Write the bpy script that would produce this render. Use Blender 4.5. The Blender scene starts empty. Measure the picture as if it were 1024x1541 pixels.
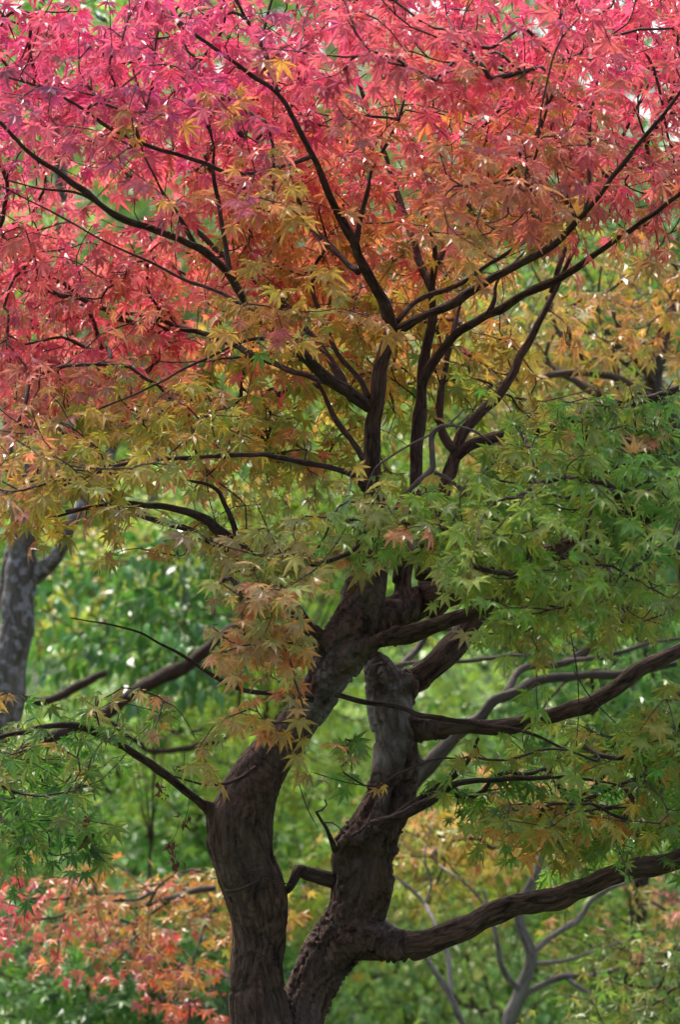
import bpy, math, random
import numpy as np
from mathutils import Vector

random.seed(7)
rng = np.random.default_rng(11)
scene = bpy.context.scene
R = math.radians

# ------------------------------------------------------------------ camera
CAM = np.array([0.0, 0.0, 1.5])
PITCH = R(4.0)
K = 0.0002                                   # metres per photo pixel per metre of distance
FWD = np.array([0, math.cos(PITCH), math.sin(PITCH)])
UP = np.array([0, -math.sin(PITCH), math.cos(PITCH)])
RIGHT = np.array([1.0, 0, 0])
cd = bpy.data.cameras.new("camera")
cam = bpy.data.objects.new("camera", cd)
scene.collection.objects.link(cam)
cam.location = CAM
cam.rotation_euler = (R(90) + PITCH, 0, 0)
cd.sensor_fit = 'VERTICAL'
cd.sensor_height = 36
cd.lens = 36 / (1541 * K)
cd.clip_end = 500
cd.dof.use_dof = True
cd.dof.focus_distance = 7.85
cd.dof.aperture_fstop = 4.2
scene.camera = cam

# ------------------------------------------------------------------ sky, sun, exposure
SUN_EL, SUN_AZ = R(56), R(-28)               # high, behind the tree and a little left
w = bpy.data.worlds.new("World")
scene.world = w
w.use_nodes = True
nt = w.node_tree
bg = nt.nodes['Background']
sky = nt.nodes.new('ShaderNodeTexSky')
sky.sky_type = 'NISHITA'
sky.sun_disc = False
sky.sun_elevation = SUN_EL
sky.sun_rotation = SUN_AZ
sky.dust_density = 6.0
sky.air_density = 1.0
sky.ozone_density = 1.0
nt.links.new(sky.outputs[0], bg.inputs[0])
bg.inputs[1].default_value = 0.15
sl = bpy.data.lights.new("sun", 'SUN')
sl.energy = 2.0
sl.angle = R(7)
sl.color = (1.0, 0.96, 0.9)
so = bpy.data.objects.new("sun", sl)
scene.collection.objects.link(so)
sd = Vector((math.sin(SUN_AZ) * math.cos(SUN_EL), math.cos(SUN_AZ) * math.cos(SUN_EL), math.sin(SUN_EL)))
so.rotation_euler = sd.to_track_quat('Z', 'Y').to_euler()
so.location = (0, 0, 20)
scene.view_settings.view_transform = 'Standard'
scene.view_settings.look = 'None'
scene.view_settings.gamma = 1
scene.view_settings.exposure = 1.42
cy = scene.cycles
cy.max_bounces = 8
cy.diffuse_bounces = 4
cy.transmission_bounces = 6
cy.glossy_bounces = 2
cy.use_denoising = True


# ------------------------------------------------------------------ helpers
def P(x, y, d):
    """photo pixel (1024 wide) at a distance d -> world"""
    x = np.asarray(x, float); y = np.asarray(y, float); d = np.asarray(d, float)
    return (CAM + d[..., None] * FWD + ((x - 512) * K * d)[..., None] * RIGHT + ((770.5 - y) * K * d)[..., None] * UP)


def px_of(p):
    q = p - CAM
    d = q @ FWD
    return 512 + (q @ RIGHT) / (K * d), 770.5 - (q @ UP) / (K * d), d


def h3(i, j, k, s):
    n = (i * 374761393 + j * 668265263 + k * 2147483647 + s * 1274126177) & 0xffffffff
    n = ((n ^ (n >> 13)) * 1274126177) & 0xffffffff
    n = ((n ^ (n >> 16)) * 2246822519) & 0xffffffff
    return ((n >> 8) & 0xffff) / 65535.0


def vnoise(p, s=0):
    p = np.asarray(p, float)
    f = np.floor(p).astype(np.int64)
    t = p - f
    t = t * t * (3 - 2 * t)
    r = 0
    for a in (0, 1):
        for b in (0, 1):
            for c in (0, 1):
                wgt = (t[:, 0] if a else 1 - t[:, 0]) * (t[:, 1] if b else 1 - t[:, 1]) * (t[:, 2] if c else 1 - t[:, 2])
                r = r + wgt * h3(f[:, 0] + a, f[:, 1] + b, f[:, 2] + c, s)
    return r * 2 - 1


def norm(v):
    return v / np.maximum(np.linalg.norm(v, axis=-1, keepdims=True), 1e-9)


def make_mesh(name, verts, faces, mat, parent=None, attrs=(), smooth=False):
    """faces: list of (n,k) int arrays"""
    me = bpy.data.meshes.new(name)
    verts = np.asarray(verts, np.float32)
    me.vertices.add(len(verts))
    me.vertices.foreach_set('co', verts.ravel())
    loops = np.concatenate([f.ravel() for f in faces]).astype(np.int32)
    sizes = np.concatenate([np.full(len(f), f.shape[1]) for f in faces]).astype(np.int32)
    starts = np.concatenate([[0], np.cumsum(sizes)[:-1]]).astype(np.int32)
    me.loops.add(len(loops))
    me.loops.foreach_set('vertex_index', loops)
    me.polygons.add(len(sizes))
    me.polygons.foreach_set('loop_start', starts)
    me.polygons.foreach_set('loop_total', sizes)
    me.polygons.foreach_set('use_smooth', np.full(len(sizes), smooth))
    me.update(calc_edges=True)
    for an, typ, data in attrs:
        a = me.attributes.new(an, typ, 'POINT')
        a.data.foreach_set('color' if typ == 'FLOAT_COLOR' else 'vector' if typ == 'FLOAT_VECTOR' else 'value',
                           np.asarray(data, np.float32).ravel())
    me.materials.append(mat)
    o = bpy.data.objects.new(name, me)
    scene.collection.objects.link(o)
    if parent is not None:
        o.parent = parent
        o.matrix_parent_inverse = parent.matrix_world.inverted()
    return o


def thing(name, label, cat, loc, group=None):
    o = bpy.data.objects.new(name, None)
    scene.collection.objects.link(o)
    o.location = loc
    o.empty_display_size = 0.2
    o['label'] = label
    o['category'] = cat
    if group:
        o['group'] = group
    bpy.context.view_layer.update()
    return o


def catmull(pts, step):
    """pts (n,m) -> resampled so that consecutive xyz are about `step` apart"""
    pts = np.asarray(pts, float)
    if len(pts) < 2:
        return pts
    q = np.vstack([2 * pts[0] - pts[1], pts, 2 * pts[-1] - pts[-2]])
    out = []
    for i in range(1, len(q) - 2):
        L = np.linalg.norm(q[i + 1][:3] - q[i][:3])
        n = max(1, int(round(L / step)))
        for t in np.arange(n) / n:
            a, b, c, d = q[i - 1], q[i], q[i + 1], q[i + 2]
            out.append(0.5 * ((2 * b) + (-a + c) * t + (2 * a - 5 * b + 4 * c - d) * t * t + (-a + 3 * b - 3 * c + d) * t ** 3))
    out.append(q[-2])
    return np.array(out)


class Tubes:
    def __init__(self):
        self.v, self.f, self.b, self.n = [], [], [], 0

    def add(self, pts, rad, sides=8, rough=0.0, seed=0, cap=True):
        pts = np.asarray(pts, float); rad = np.maximum(np.asarray(rad, float), 0.0004)
        n = len(pts)
        if n < 2:
            return
        T = norm(np.gradient(pts, axis=0))
        ref = np.array([0, 0, 1.0]) if abs(T[0][2]) < 0.8 else np.array([1.0, 0, 0])
        N = np.zeros((n, 3))
        u = norm(ref - T[0] * (ref @ T[0]))
        for i in range(n):
            u = u - T[i] * (u @ T[i])
            u = u / max(np.linalg.norm(u), 1e-9)
            N[i] = u
        B = np.cross(T, N)
        ang = np.arange(sides) / sides * 2 * np.pi
        L = np.concatenate([[0], np.cumsum(np.linalg.norm(np.diff(pts, axis=0), axis=1))])
        c, s = np.cos(ang), np.sin(ang)
        rr = np.repeat(rad[:, None], sides, 1)
        bk = np.stack([c[None] * rad.max() * np.ones((n, 1)) , s[None] * rad.max() * np.ones((n, 1)), np.repeat(L[:, None], sides, 1)], -1)
        if rough > 0:
            q = bk.reshape(-1, 3) + seed * 3.7
            f = vnoise(q * [30, 30, 12], 3) * 0.55 + vnoise(q * [70, 70, 22], 4) * 0.45
            g = vnoise(np.stack([L * 9 + seed, L * 0, L * 0], -1), 5)
            rr = rr * (1 + rough * f.reshape(n, sides) + rough * 0.7 * g[:, None])
        ring = pts[:, None, :] + rr[..., None] * (c[None, :, None] * N[:, None, :] + s[None, :, None] * B[:, None, :])
        self.v.append(ring.reshape(-1, 3))
        self.b.append(bk.reshape(-1, 3) + seed * 1.3)
        i = np.arange(n - 1)[:, None]; j = np.arange(sides)[None]
        a = self.n + i * sides + j
        b_ = self.n + i * sides + (j + 1) % sides
        self.f.append(np.stack([a, b_, b_ + sides, a + sides], -1).reshape(-1, 4))
        self.n += n * sides
        if cap:
            for e, tip in ((0, pts[0]), (n - 1, pts[-1] + T[-1] * rad[-1] * 0.7)):
                self.v.append(tip[None]); self.b.append(bk[e][:1] + seed * 1.3)
                j = np.arange(sides)
                a = self.n - (n * sides if e == 0 else sides + 1) + j
                b_ = self.n - (n * sides if e == 0 else sides + 1) + (j + 1) % sides
                t = np.full(sides, self.n)
                self.f.append(np.stack([a, b_, t, t], -1)[:, :3] if False else np.stack([b_, a, t] if e == 0 else [a, b_, t], -1))
                self.n += 1

    def build(self, name, mat, parent, smooth=True):
        q = [f for f in self.f if f.shape[1] == 4]; t = [f for f in self.f if f.shape[1] == 3]
        fs = [np.concatenate(x) for x in (q, t) if x]
        return make_mesh(name, np.concatenate(self.v), fs, mat, parent, [('bk', 'FLOAT_VECTOR', np.concatenate(self.b))], smooth)


# ------------------------------------------------------------------ materials
def new_mat(name):
    m = bpy.data.materials.new(name)
    m.use_nodes = True
    m.node_tree.nodes.clear()
    return m, m.node_tree


def leaf_mat(name, rough=0.42, trans=0.42, spec=0.5, coat=0.0):
    m, t = new_mat(name)
    N = t.nodes.new; L = t.links.new
    out = N('ShaderNodeOutputMaterial')
    at = N('ShaderNodeAttribute'); at.attribute_name = 'tint'
    pos = N('ShaderNodeNewGeometry')
    nz = N('ShaderNodeTexNoise'); nz.inputs['Scale'].default_value = 55; nz.inputs['Detail'].default_value = 4
    L(pos.outputs['Position'], nz.inputs['Vector'])
    mr = N('ShaderNodeMapRange'); mr.inputs[1].default_value = 0.35; mr.inputs[2].default_value = 0.7
    mr.inputs[3].default_value = 0.82; mr.inputs[4].default_value = 1.15
    L(nz.outputs[0], mr.inputs[0])
    mul = N('ShaderNodeVectorMath'); mul.operation = 'SCALE'
    L(at.outputs['Color'], mul.inputs[0]); L(mr.outputs[0], mul.inputs['Scale'])
    p = N('ShaderNodeBsdfPrincipled')
    p.inputs['Roughness'].default_value = rough
    p.inputs['Specular IOR Level'].default_value = spec
    p.inputs['Coat Weight'].default_value = coat
    p.inputs['Coat Roughness'].default_value = 0.18
    L(mul.outputs[0], p.inputs['Base Color'])
    tr = N('ShaderNodeBsdfTranslucent')
    L(mul.outputs[0], tr.inputs['Color'])
    mix = N('ShaderNodeMixShader'); mix.inputs[0].default_value = trans
    L(p.outputs[0], mix.inputs[1]); L(tr.outputs[0], mix.inputs[2])
    L(mix.outputs[0], out.inputs[0])
    return m


def bark_mat(name, c0, c1, c2, scale=1.0, bump=0.6, bands=0.0):
    m, t = new_mat(name)
    N = t.nodes.new; L = t.links.new
    out = N('ShaderNodeOutputMaterial')
    at = N('ShaderNodeAttribute'); at.attribute_name = 'bk'
    mp = N('ShaderNodeMapping'); mp.inputs['Scale'].default_value = (46 * scale, 46 * scale, 13 * scale)
    L(at.outputs['Vector'], mp.inputs['Vector'])
    n1 = N('ShaderNodeTexNoise'); n1.inputs['Scale'].default_value = 1; n1.inputs['Detail'].default_value = 8
    n1.inputs['Roughness'].default_value = 0.65; n1.inputs['Distortion'].default_value = 0.8
    L(mp.outputs[0], n1.inputs['Vector'])
    mp2 = N('ShaderNodeMapping'); mp2.inputs['Scale'].default_value = (9, 9, 4)
    L(at.outputs['Vector'], mp2.inputs['Vector'])
    n2 = N('ShaderNodeTexNoise'); n2.inputs['Scale'].default_value = 1; n2.inputs['Detail'].default_value = 5
    L(mp2.outputs[0], n2.inputs['Vector'])
    vo = N('ShaderNodeTexVoronoi'); vo.feature = 'DISTANCE_TO_EDGE'
    mp3 = N('ShaderNodeMapping'); mp3.inputs['Scale'].default_value = (38 * scale, 38 * scale, 9 * scale)
    ad = N('ShaderNodeVectorMath'); ad.operation = 'ADD'
    sc = N('ShaderNodeVectorMath'); sc.operation = 'SCALE'; sc.inputs['Scale'].default_value = 0.9
    L(at.outputs['Vector'], mp3.inputs['Vector'])
    L(n1.outputs['Color'], sc.inputs[0]); L(mp3.outputs[0], ad.inputs[0]); L(sc.outputs[0], ad.inputs[1])
    L(ad.outputs[0], vo.inputs['Vector']); vo.inputs['Scale'].default_value = 1
    cr = N('ShaderNodeValToRGB')
    cr.color_ramp.elements[0].position = 0.36; cr.color_ramp.elements[0].color = (*c0, 1)
    cr.color_ramp.elements[1].position = 0.62; cr.color_ramp.elements[1].color = (*c1, 1)
    L(n1.outputs[0], cr.inputs[0])
    cr2 = N('ShaderNodeValToRGB')
    cr2.color_ramp.elements[0].position = 0.52; cr2.color_ramp.elements[0].color = (0, 0, 0, 1)
    cr2.color_ramp.elements[1].position = 0.72; cr2.color_ramp.elements[1].color = (1, 1, 1, 1)
    L(n2.outputs[0], cr2.inputs[0])
    mx = N('ShaderNodeMix'); mx.data_type = 'RGBA'
    L(cr2.outputs[0], mx.inputs[0]); L(cr.outputs[0], mx.inputs[6]); mx.inputs[7].default_value = (*c2, 1)
    col = mx.outputs[2]
    if bands > 0:
        mp4 = N('ShaderNodeMapping'); mp4.inputs['Scale'].default_value = (16, 16, 34)
        L(at.outputs['Vector'], mp4.inputs['Vector'])
        n4 = N('ShaderNodeTexNoise'); n4.inputs['Scale'].default_value = 1; n4.inputs['Detail'].default_value = 6
        L(mp4.outputs[0], n4.inputs['Vector'])
        cr4 = N('ShaderNodeValToRGB')
        cr4.color_ramp.elements[0].position = 0.5; cr4.color_ramp.elements[0].color = (0, 0, 0, 1)
        cr4.color_ramp.elements[1].position = 0.6; cr4.color_ramp.elements[1].color = (1, 1, 1, 1)
        L(n4.outputs[0], cr4.inputs[0])
        mx4 = N('ShaderNodeMix'); mx4.data_type = 'RGBA'
        L(cr4.outputs[0], mx4.inputs[0]); L(col, mx4.inputs[6]); mx4.inputs[7].default_value = (0.30, 0.29, 0.29, 1)
        col = mx4.outputs[2]
    pa = N('ShaderNodeAttribute'); pa.attribute_name = 'pale'
    mp5 = N('ShaderNodeMix'); mp5.data_type = 'RGBA'
    L(pa.outputs['Fac'], mp5.inputs[0]); L(col, mp5.inputs[6]); mp5.inputs[7].default_value = (0.27, 0.235, 0.215, 1)
    col = mp5.outputs[2]
    # grey lichen specks and a little moss
    n6 = N('ShaderNodeTexNoise'); n6.inputs['Scale'].default_value = 26; n6.inputs['Detail'].default_value = 9; n6.inputs['Roughness'].default_value = 0.7
    L(at.outputs['Vector'], n6.inputs['Vector'])
    for lo, hi, cc in ((0.56, 0.66, (0.17, 0.135, 0.11, 1)), (0.40, 0.33, (0.055, 0.065, 0.03, 1))):
        mr6 = N('ShaderNodeMapRange'); mr6.inputs[1].default_value = lo; mr6.inputs[2].default_value = hi
        mr6.inputs[3].default_value = 0; mr6.inputs[4].default_value = 0.45
        L(n6.outputs[0], mr6.inputs[0])
        m6 = N('ShaderNodeMix'); m6.data_type = 'RGBA'
        L(mr6.outputs[0], m6.inputs[0]); L(col, m6.inputs[6]); m6.inputs[7].default_value = cc
        col = m6.outputs[2]
    p = N('ShaderNodeBsdfPrincipled'); p.inputs['Roughness'].default_value = 0.85
    p.inputs['Specular IOR Level'].default_value = 0.25
    L(col, p.inputs['Base Color'])
    mm = N('ShaderNodeMath'); mm.operation = 'MINIMUM'; mm.inputs[1].default_value = 0.18
    L(vo.outputs['Distance'], mm.inputs[0])
    m2 = N('ShaderNodeMath'); m2.operation = 'MULTIPLY_ADD'; m2.inputs[1].default_value = 2.5
    L(mm.outputs[0], m2.inputs[0]); L(n1.outputs[0], m2.inputs[2])
    bp = N('ShaderNodeBump'); bp.inputs['Strength'].default_value = bump; bp.inputs['Distance'].default_value = 0.012
    L(m2.outputs[0], bp.inputs['Height']); L(bp.outputs[0], p.inputs['Normal'])
    L(p.outputs[0], out.inputs[0])
    return m


M_LEAF = leaf_mat('maple_leaf', 0.34, 0.44, 0.5)
M_LEAF_BG = leaf_mat('soft_leaf', 0.38, 0.42, 0.6)
M_GLOSS = leaf_mat('glossy_leaf', 0.36, 0.25, 0.6, 0.25)
M_DRY = leaf_mat('dry_leaf', 0.8, 0.2, 0.2)
M_BARK = bark_mat('maple_bark', (0.018, 0.009, 0.006), (0.165, 0.090, 0.060), (0.13, 0.085, 0.065), 1.25, 1.0)
M_LIMB = bark_mat('limb_bark', (0.018, 0.010, 0.008), (0.105, 0.060, 0.044), (0.09, 0.058, 0.046), 1.9, 0.8)
M_DEAD = bark_mat('dead_bark', (0.07, 0.045, 0.04), (0.20, 0.145, 0.13), (0.18, 0.14, 0.13), 1.8, 0.5)
M_TWIG = bark_mat('twig_bark', (0.035, 0.022, 0.02), (0.09, 0.055, 0.045), (0.07, 0.05, 0.04), 2.0, 0.2)
M_GREY = bark_mat('grey_bark', (0.05, 0.042, 0.037), (0.17, 0.145, 0.125), (0.24, 0.21, 0.185), 1.5, 0.7)
M_BACK = bark_mat('back_bark', (0.035, 0.026, 0.022), (0.15, 0.115, 0.095), (0.19, 0.16, 0.14), 1.5, 0.7)
M_SLIM = bark_mat('slim_bark', (0.10, 0.08, 0.07), (0.30, 0.26, 0.23), (0.38, 0.34, 0.30), 1.5, 0.6)
M_PALE = bark_mat('pale_bark', (0.06, 0.05, 0.042), (0.17, 0.145, 0.125), (0.22, 0.20, 0.175), 1.0, 0.8, bands=1)

# ------------------------------------------------------------------ leaves
def lobed_template(lobes, notch, shoulder, mid):
    """returns verts (V,3) in leaf space (x right, y to the tip, z up), tris and the lobe index of every vertex"""
    V = [(0, 0, 0)]; F = []; K_ = [-1]
    n = len(lobes)
    ang = [R(a) for a, _, _ in lobes]
    edges = [ang[0] - R(26)] + [(ang[i] + ang[i + 1]) / 2 for i in range(n - 1)] + [ang[-1] + R(26)]
    nr = []
    for i in range(n + 1):
        if i == 0 or i == n:
            rr = 0.10
        else:
            rr = notch * min(lobes[i - 1][1], lobes[i][1]) ** 0.6
        nr.append(rr)
        V.append((math.sin(edges[i]) * rr, math.cos(edges[i]) * rr, 0.012)); K_.append(-1)
    for i, (a, l, wd) in enumerate(lobes):
        a = R(a); dx, dy = math.sin(a), math.cos(a); sx, sy = math.cos(a), -math.sin(a)
        nl, nr_ = 1 + i, 2 + i
        if mid:
            s = l * shoulder
            b = len(V)
            V += [(dx * s - sx * wd, dy * s - sy * wd, 0.015), (dx * s, dy * s, -0.012), (dx * s + sx * wd, dy * s + sy * wd, 0.015), (dx * l, dy * l, 0)]
            K_ += [i] * 4
            F += [(0, nl, b + 1), (nl, b, b + 1), (b, b + 3, b + 1), (b + 3, b + 2, b + 1), (b + 2, nr_, b + 1), (nr_, 0, b + 1)]
        else:
            b = len(V)
            V += [(dx * l, dy * l, 0)]
            K_ += [i]
            F += [(0, nl, b), (0, b, nr_)]
    return np.array(V, float), np.array(F), np.array(K_)


FINE = lobed_template([(-122, .40, .045), (-80, .74, .085), (-40, .95, .10), (0, 1.0, .105), (40, .95, .10), (80, .74, .085), (122, .40, .045)], 0.40, 0.52, True)
COARSE = lobed_template([(-95, .65, 0), (-45, .95, 0), (0, 1.0, 0), (45, .95, 0), (95, .65, 0)], 0.42, 0.5, False)
_o = [(0, 0, 0), (-.24, .3, .05), (0, .3, 0), (.24, .3, .05), (-.26, .62, .05), (0, .62, 0), (.26, .62, .05), (0, 1.08, -.04)]
OVAL = (np.array(_o), np.array([(0, 1, 2), (0, 2, 3), (1, 4, 5), (1, 5, 2), (2, 5, 6), (2, 6, 3), (4, 7, 5), (5, 7, 6)]), np.full(8, -1))


class Leaves:
    def __init__(self):
        self.pos, self.ax, self.nm, self.sz, self.col, self.st = [], [], [], [], [], []

    def add(self, start, pos, ax, nm, sz, col):
        self.st.append(start); self.pos.append(pos); self.ax.append(ax); self.nm.append(nm); self.sz.append(sz); self.col.append(col)

    def build(self, name, mat, parent, tmpl, curl=0.35, petiole=True, label=None, kind=None):
        if not self.pos:
            return None
        V, F, KI = tmpl
        pos = np.concatenate(self.pos); ax = norm(np.concatenate(self.ax)); nm = np.concatenate(self.nm)
        sz = np.concatenate(self.sz); col = np.concatenate(self.col); st = np.concatenate(self.st)
        nm = norm(nm - ax * np.sum(nm * ax, 1, keepdims=True))
        sd_ = np.cross(ax, nm)
        n = len(pos)
        T = np.repeat(V[None], n, 0)
        # each lobe a little longer or shorter, every leaf curled and folded its own way
        lob = rng.normal(1, 0.09, (n, 8)); lob[:, 7] = 1
        s = lob[:, KI]
        T = T * s[..., None]
        rad2 = T[..., 0] ** 2 + T[..., 1] ** 2
        c1 = rng.normal(curl, 0.25, n)[:, None]; c2 = rng.normal(0.12, 0.3, n)[:, None]; c3 = rng.normal(0, 0.2, n)[:, None]
        T[..., 2] = T[..., 2] * 3.5 - c1 * rad2 * 0.55 - c2 * T[..., 0] ** 2 + c3 * T[..., 0] * T[..., 1]
        T[..., 0] *= rng.normal(1, 0.12, n)[:, None]
        W = pos[:, None] + sz[:, None, None] * (T[..., 0:1] * sd_[:, None] + T[..., 1:2] * ax[:, None] + T[..., 2:3] * nm[:, None])
        nv = len(V)
        verts = W.reshape(-1, 3)
        faces = (F[None] + (np.arange(n) * nv)[:, None, None]).reshape(-1, 3)
        # slightly different pigment towards the tips
        tipm = (np.sqrt(V[:, 0] ** 2 + V[:, 1] ** 2))[None, :, None]
        cc = col[:, None, :] * (1 + (rng.normal(0, 0.13, n))[:, None, None] * tipm)
        shift = np.clip(rng.normal(0.0, 0.10, n), -0.1, 0.3)[:, None, None] * tipm
        cc = cc * (1 - np.abs(shift)) + np.array([0.55, 0.16, 0.06]) * np.abs(shift) * (np.mean(cc, -1, keepdims=True) * 4)
        br = (rng.uniform(0, 1, (n, 8)) < .10) * rng.uniform(.4, 1, (n, 8)); br[:, 7] = 0
        tm = np.clip((tipm[..., 0] - .6) * 3, 0, 1) * br[:, KI]
        cc = cc * (1 - tm[..., None]) + np.array([.22, .09, .04]) * tm[..., None]
        colv = np.concatenate([np.clip(cc, 0, 1), np.ones((n, nv, 1))], -1).reshape(-1, 4)
        fl = [faces]
        if petiole:
            u = norm(np.cross(ax, [0.3, 0.2, 0.9])) * 0.0009
            u2 = norm(np.cross(ax, u)) * 0.0009
            midp = (st + pos) / 2 + np.array([0, 0, 0.004])
            pv = np.stack([st - u, st + u, midp - u * .8, midp + u * .8, pos - u * .7, pos + u * .7,
                           st - u2, st + u2, midp - u2 * .8, midp + u2 * .8, pos - u2 * .7, pos + u2 * .7], 1)
            base = len(verts)
            q = np.array([(0, 1, 3, 2), (2, 3, 5, 4), (6, 7, 9, 8), (8, 9, 11, 10)])
            fl.append((q[None] + (np.arange(n) * 12)[:, None, None]).reshape(-1, 4) + base)
            verts = np.concatenate([verts, pv.reshape(-1, 3)])
            pc = np.clip(col * 0.55 + [0.10, 0.02, 0.01], 0, 1)
            pc = np.repeat(np.concatenate([pc, np.ones((n, 1))], 1)[:, None], 12, 1).reshape(-1, 4)
            colv = np.concatenate([colv, pc])
        o = make_mesh(name, verts, fl, mat, parent, [('tint', 'FLOAT_COLOR', colv)])
        if label:
            o['label'] = label
        if kind:
            o['kind'] = kind
        return o


PAL = {
    'pink': (0.84, 0.085, 0.22), 'crim': (0.70, 0.06, 0.19), 'mauve_sheen': (0.54, 0.12, 0.34), 'salm': (0.80, 0.17, 0.18),  # the mauve is sky reflection on crimson leaves, painted into their colour
    'dust': (0.62, 0.21, 0.23), 'oran': (0.68, 0.28, 0.06), 'ochr': (0.58, 0.37, 0.05), 'oliv': (0.32, 0.37, 0.04),
    'yell': (0.62, 0.50, 0.07), 'ygrn': (0.32, 0.46, 0.05), 'gren': (0.18, 0.41, 0.055), 'dgrn': (0.07, 0.23, 0.035),
    'bgrn': (0.11, 0.34, 0.08), 'sage': (0.36, 0.46, 0.16), 'peac': (0.74, 0.40, 0.20), 'dark': (0.035, 0.10, 0.03),
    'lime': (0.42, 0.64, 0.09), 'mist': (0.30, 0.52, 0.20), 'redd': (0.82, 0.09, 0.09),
}


def color_field(ctrl):
    cx = np.array([c[0] for c in ctrl], float); cyy = np.array([c[1] for c in ctrl], float)
    cz = np.array([c[2] for c in ctrl], float)
    ca = np.array([PAL[c[3]] for c in ctrl]); cb = np.array([PAL[c[4]] for c in ctrl])

    def f(p, d0):
        x, y, d = px_of(p)
        dd = ((x[:, None] - cx) ** 2 + (y[:, None] - cyy) ** 2) + ((d[:, None] - d0 - cz) * 180) ** 2
        wt = 1 / (dd + 900) ** 1.85
        wt /= wt.sum(1, keepdims=True)
        nz = vnoise(p * 7, 21) * 0.9 + vnoise(p * 17, 22) * 0.6
        t = np.clip(0.5 + nz, 0, 1)[:, None]
        return (wt @ ca) * (1 - t) + (wt @ cb) * t
    return f


# ------------------------------------------------------------------ trees grown from traced limbs
def wander(q, seed):
    """small kinks and swellings along a limb"""
    q = q.copy()
    L = np.concatenate([[0], np.cumsum(np.linalg.norm(np.diff(q[:, :3], axis=0), axis=1))])
    z = np.zeros_like(L)
    env = np.clip(np.minimum(L / .06, 1), 0, 1)
    amp = np.minimum(q[:, 3] * .38 + .0012, .0055) * env
    for k in range(3):
        q[:, k] += amp * (vnoise(np.stack([L * 9 + seed * 3.1, z + k * 7, z], 1), 61) + .6 * vnoise(np.stack([L * 23 + seed, z + k * 5, z], 1), 62))
    q[:, 3] *= 1 + .16 * vnoise(np.stack([L * 16 + seed, z, z], 1), 63) + .25 * np.clip(vnoise(np.stack([L * 7 + seed, z, z + 3], 1), 64) - .5, 0, 1)
    return q


def traced(pts, D0):
    """(x, y, radius_px, depth offset) -> xyz + metric radius"""
    a = np.array(pts, float)
    d = D0 + a[:, 3]
    return np.concatenate([P(a[:, 0], a[:, 1], d), (a[:, 2] * K * d)[:, None]], 1)


def clusters(regions, D0, spread=0.17, thick=0.035, per=8):
    """regions: (cx, cy, rx, ry, d0, d1, n_clusters) -> attractors"""
    A, Rg = [], []
    for gi, (cx, cy_, rx, ry, d0, d1, n) in enumerate(regions):
        a = rng.uniform(0, 2 * np.pi, n); r = np.sqrt(rng.uniform(0, 1, n))
        x = cx + rx * r * np.cos(a); y = cy_ + ry * r * np.sin(a)
        d = D0 + rng.uniform(d0, d1, n)
        c = P(x, y, d)
        for q in c:
            m = max(3, int(rng.normal(per, per * 0.25)))
            s = spread * rng.uniform(0.6, 1.2)
            o = rng.normal(0, 1, (m, 3)) * [s * 0.62, s * 0.62, thick]
            o[:, 2] += -0.10 * (o[:, 0] ** 2 + o[:, 1] ** 2) / s   # the fan droops to its rim
            A.append(q + o); Rg += [gi] * m
    return np.concatenate(A), np.array(Rg)


def grow(seed_paths, A, step=0.035, lift=0.10, rmin=0.0010, expo=0.33):
    """connect every attractor to the nearest suitable node; returns list of (points, radii)"""
    pos, dr, par, capr = [], [], [], []
    for path in seed_paths:
        T = norm(np.gradient(path[:, :3], axis=0))
        for i in range(len(path)):
            pos.append(path[i, :3]); dr.append(T[i]); par.append(-1); capr.append(path[i, 3] * 0.8)
    pos = np.array(pos); dr = np.array(dr)
    nA = len(A)
    best = np.full(nA, 1e9); bi = np.zeros(nA, int)

    def upd(p, t, base):
        v = A[:, None] - p[None]
        L = np.linalg.norm(v, axis=2) + 1e-6
        c = np.einsum('ijk,jk->ij', v, t) / L
        cost = L * (1.45 - 0.75 * c)
        k = cost.argmin(1); m = cost[np.arange(nA), k]
        s = m < best
        best[s] = m[s]; bi[s] = k[s] + base
    for s in range(0, len(pos), 400):
        upd(pos[s:s + 400], dr[s:s + 400], s)
    pos = list(pos); dr = list(dr)
    done = np.zeros(nA, bool)
    paths = []
    tips = np.zeros((nA, 3))
    for _ in range(nA):
        i = int(np.where(done, 1e9, best).argmin())
        done[i] = True
        s = bi[i]; p0 = pos[s]; a = A[i]
        v = a - p0; L = np.linalg.norm(v)
        c = p0 + dr[s] * L * 0.38 + np.array([0, 0, lift * L]) + rng.normal(0, 0.05 * L, 3)
        n = max(2, int(L / step))
        t = (np.arange(1, n + 1) / n)[:, None]
        pt = (1 - t) ** 2 * p0 + 2 * t * (1 - t) * c + t * t * a
        if n > 3:
            pt[:-1] += rng.normal(0, 0.0035, (n - 1, 3))
        full = np.vstack([p0, pt])
        T = norm(np.diff(full, axis=0))
        b = len(pos)
        idx = [s] + list(range(b, b + n))
        for k in range(n):
            pos.append(pt[k]); dr.append(T[k]); par.append(idx[k]); capr.append(0.02)
        upd(pt, T, b)
        best[done] = 1e8
        paths.append(idx)
        tips[i] = T[-1]
    n = len(pos)
    cnt = np.zeros(n)
    for idx in paths:
        cnt[idx[-1]] += 1
    par = np.array(par)
    for k in range(n - 1, -1, -1):
        if par[k] >= 0:
            cnt[par[k]] += cnt[k]
    rad = np.minimum(rmin * np.maximum(cnt, 1) ** expo, np.minimum(np.array(capr), 0.0065))
    pos = np.array(pos)
    out = []
    for idx in paths:
        r = rad[idx].copy(); r[0] = min(r[0], r[1] * 1.3)
        out.append((pos[idx], r))
    return out, tips


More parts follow.
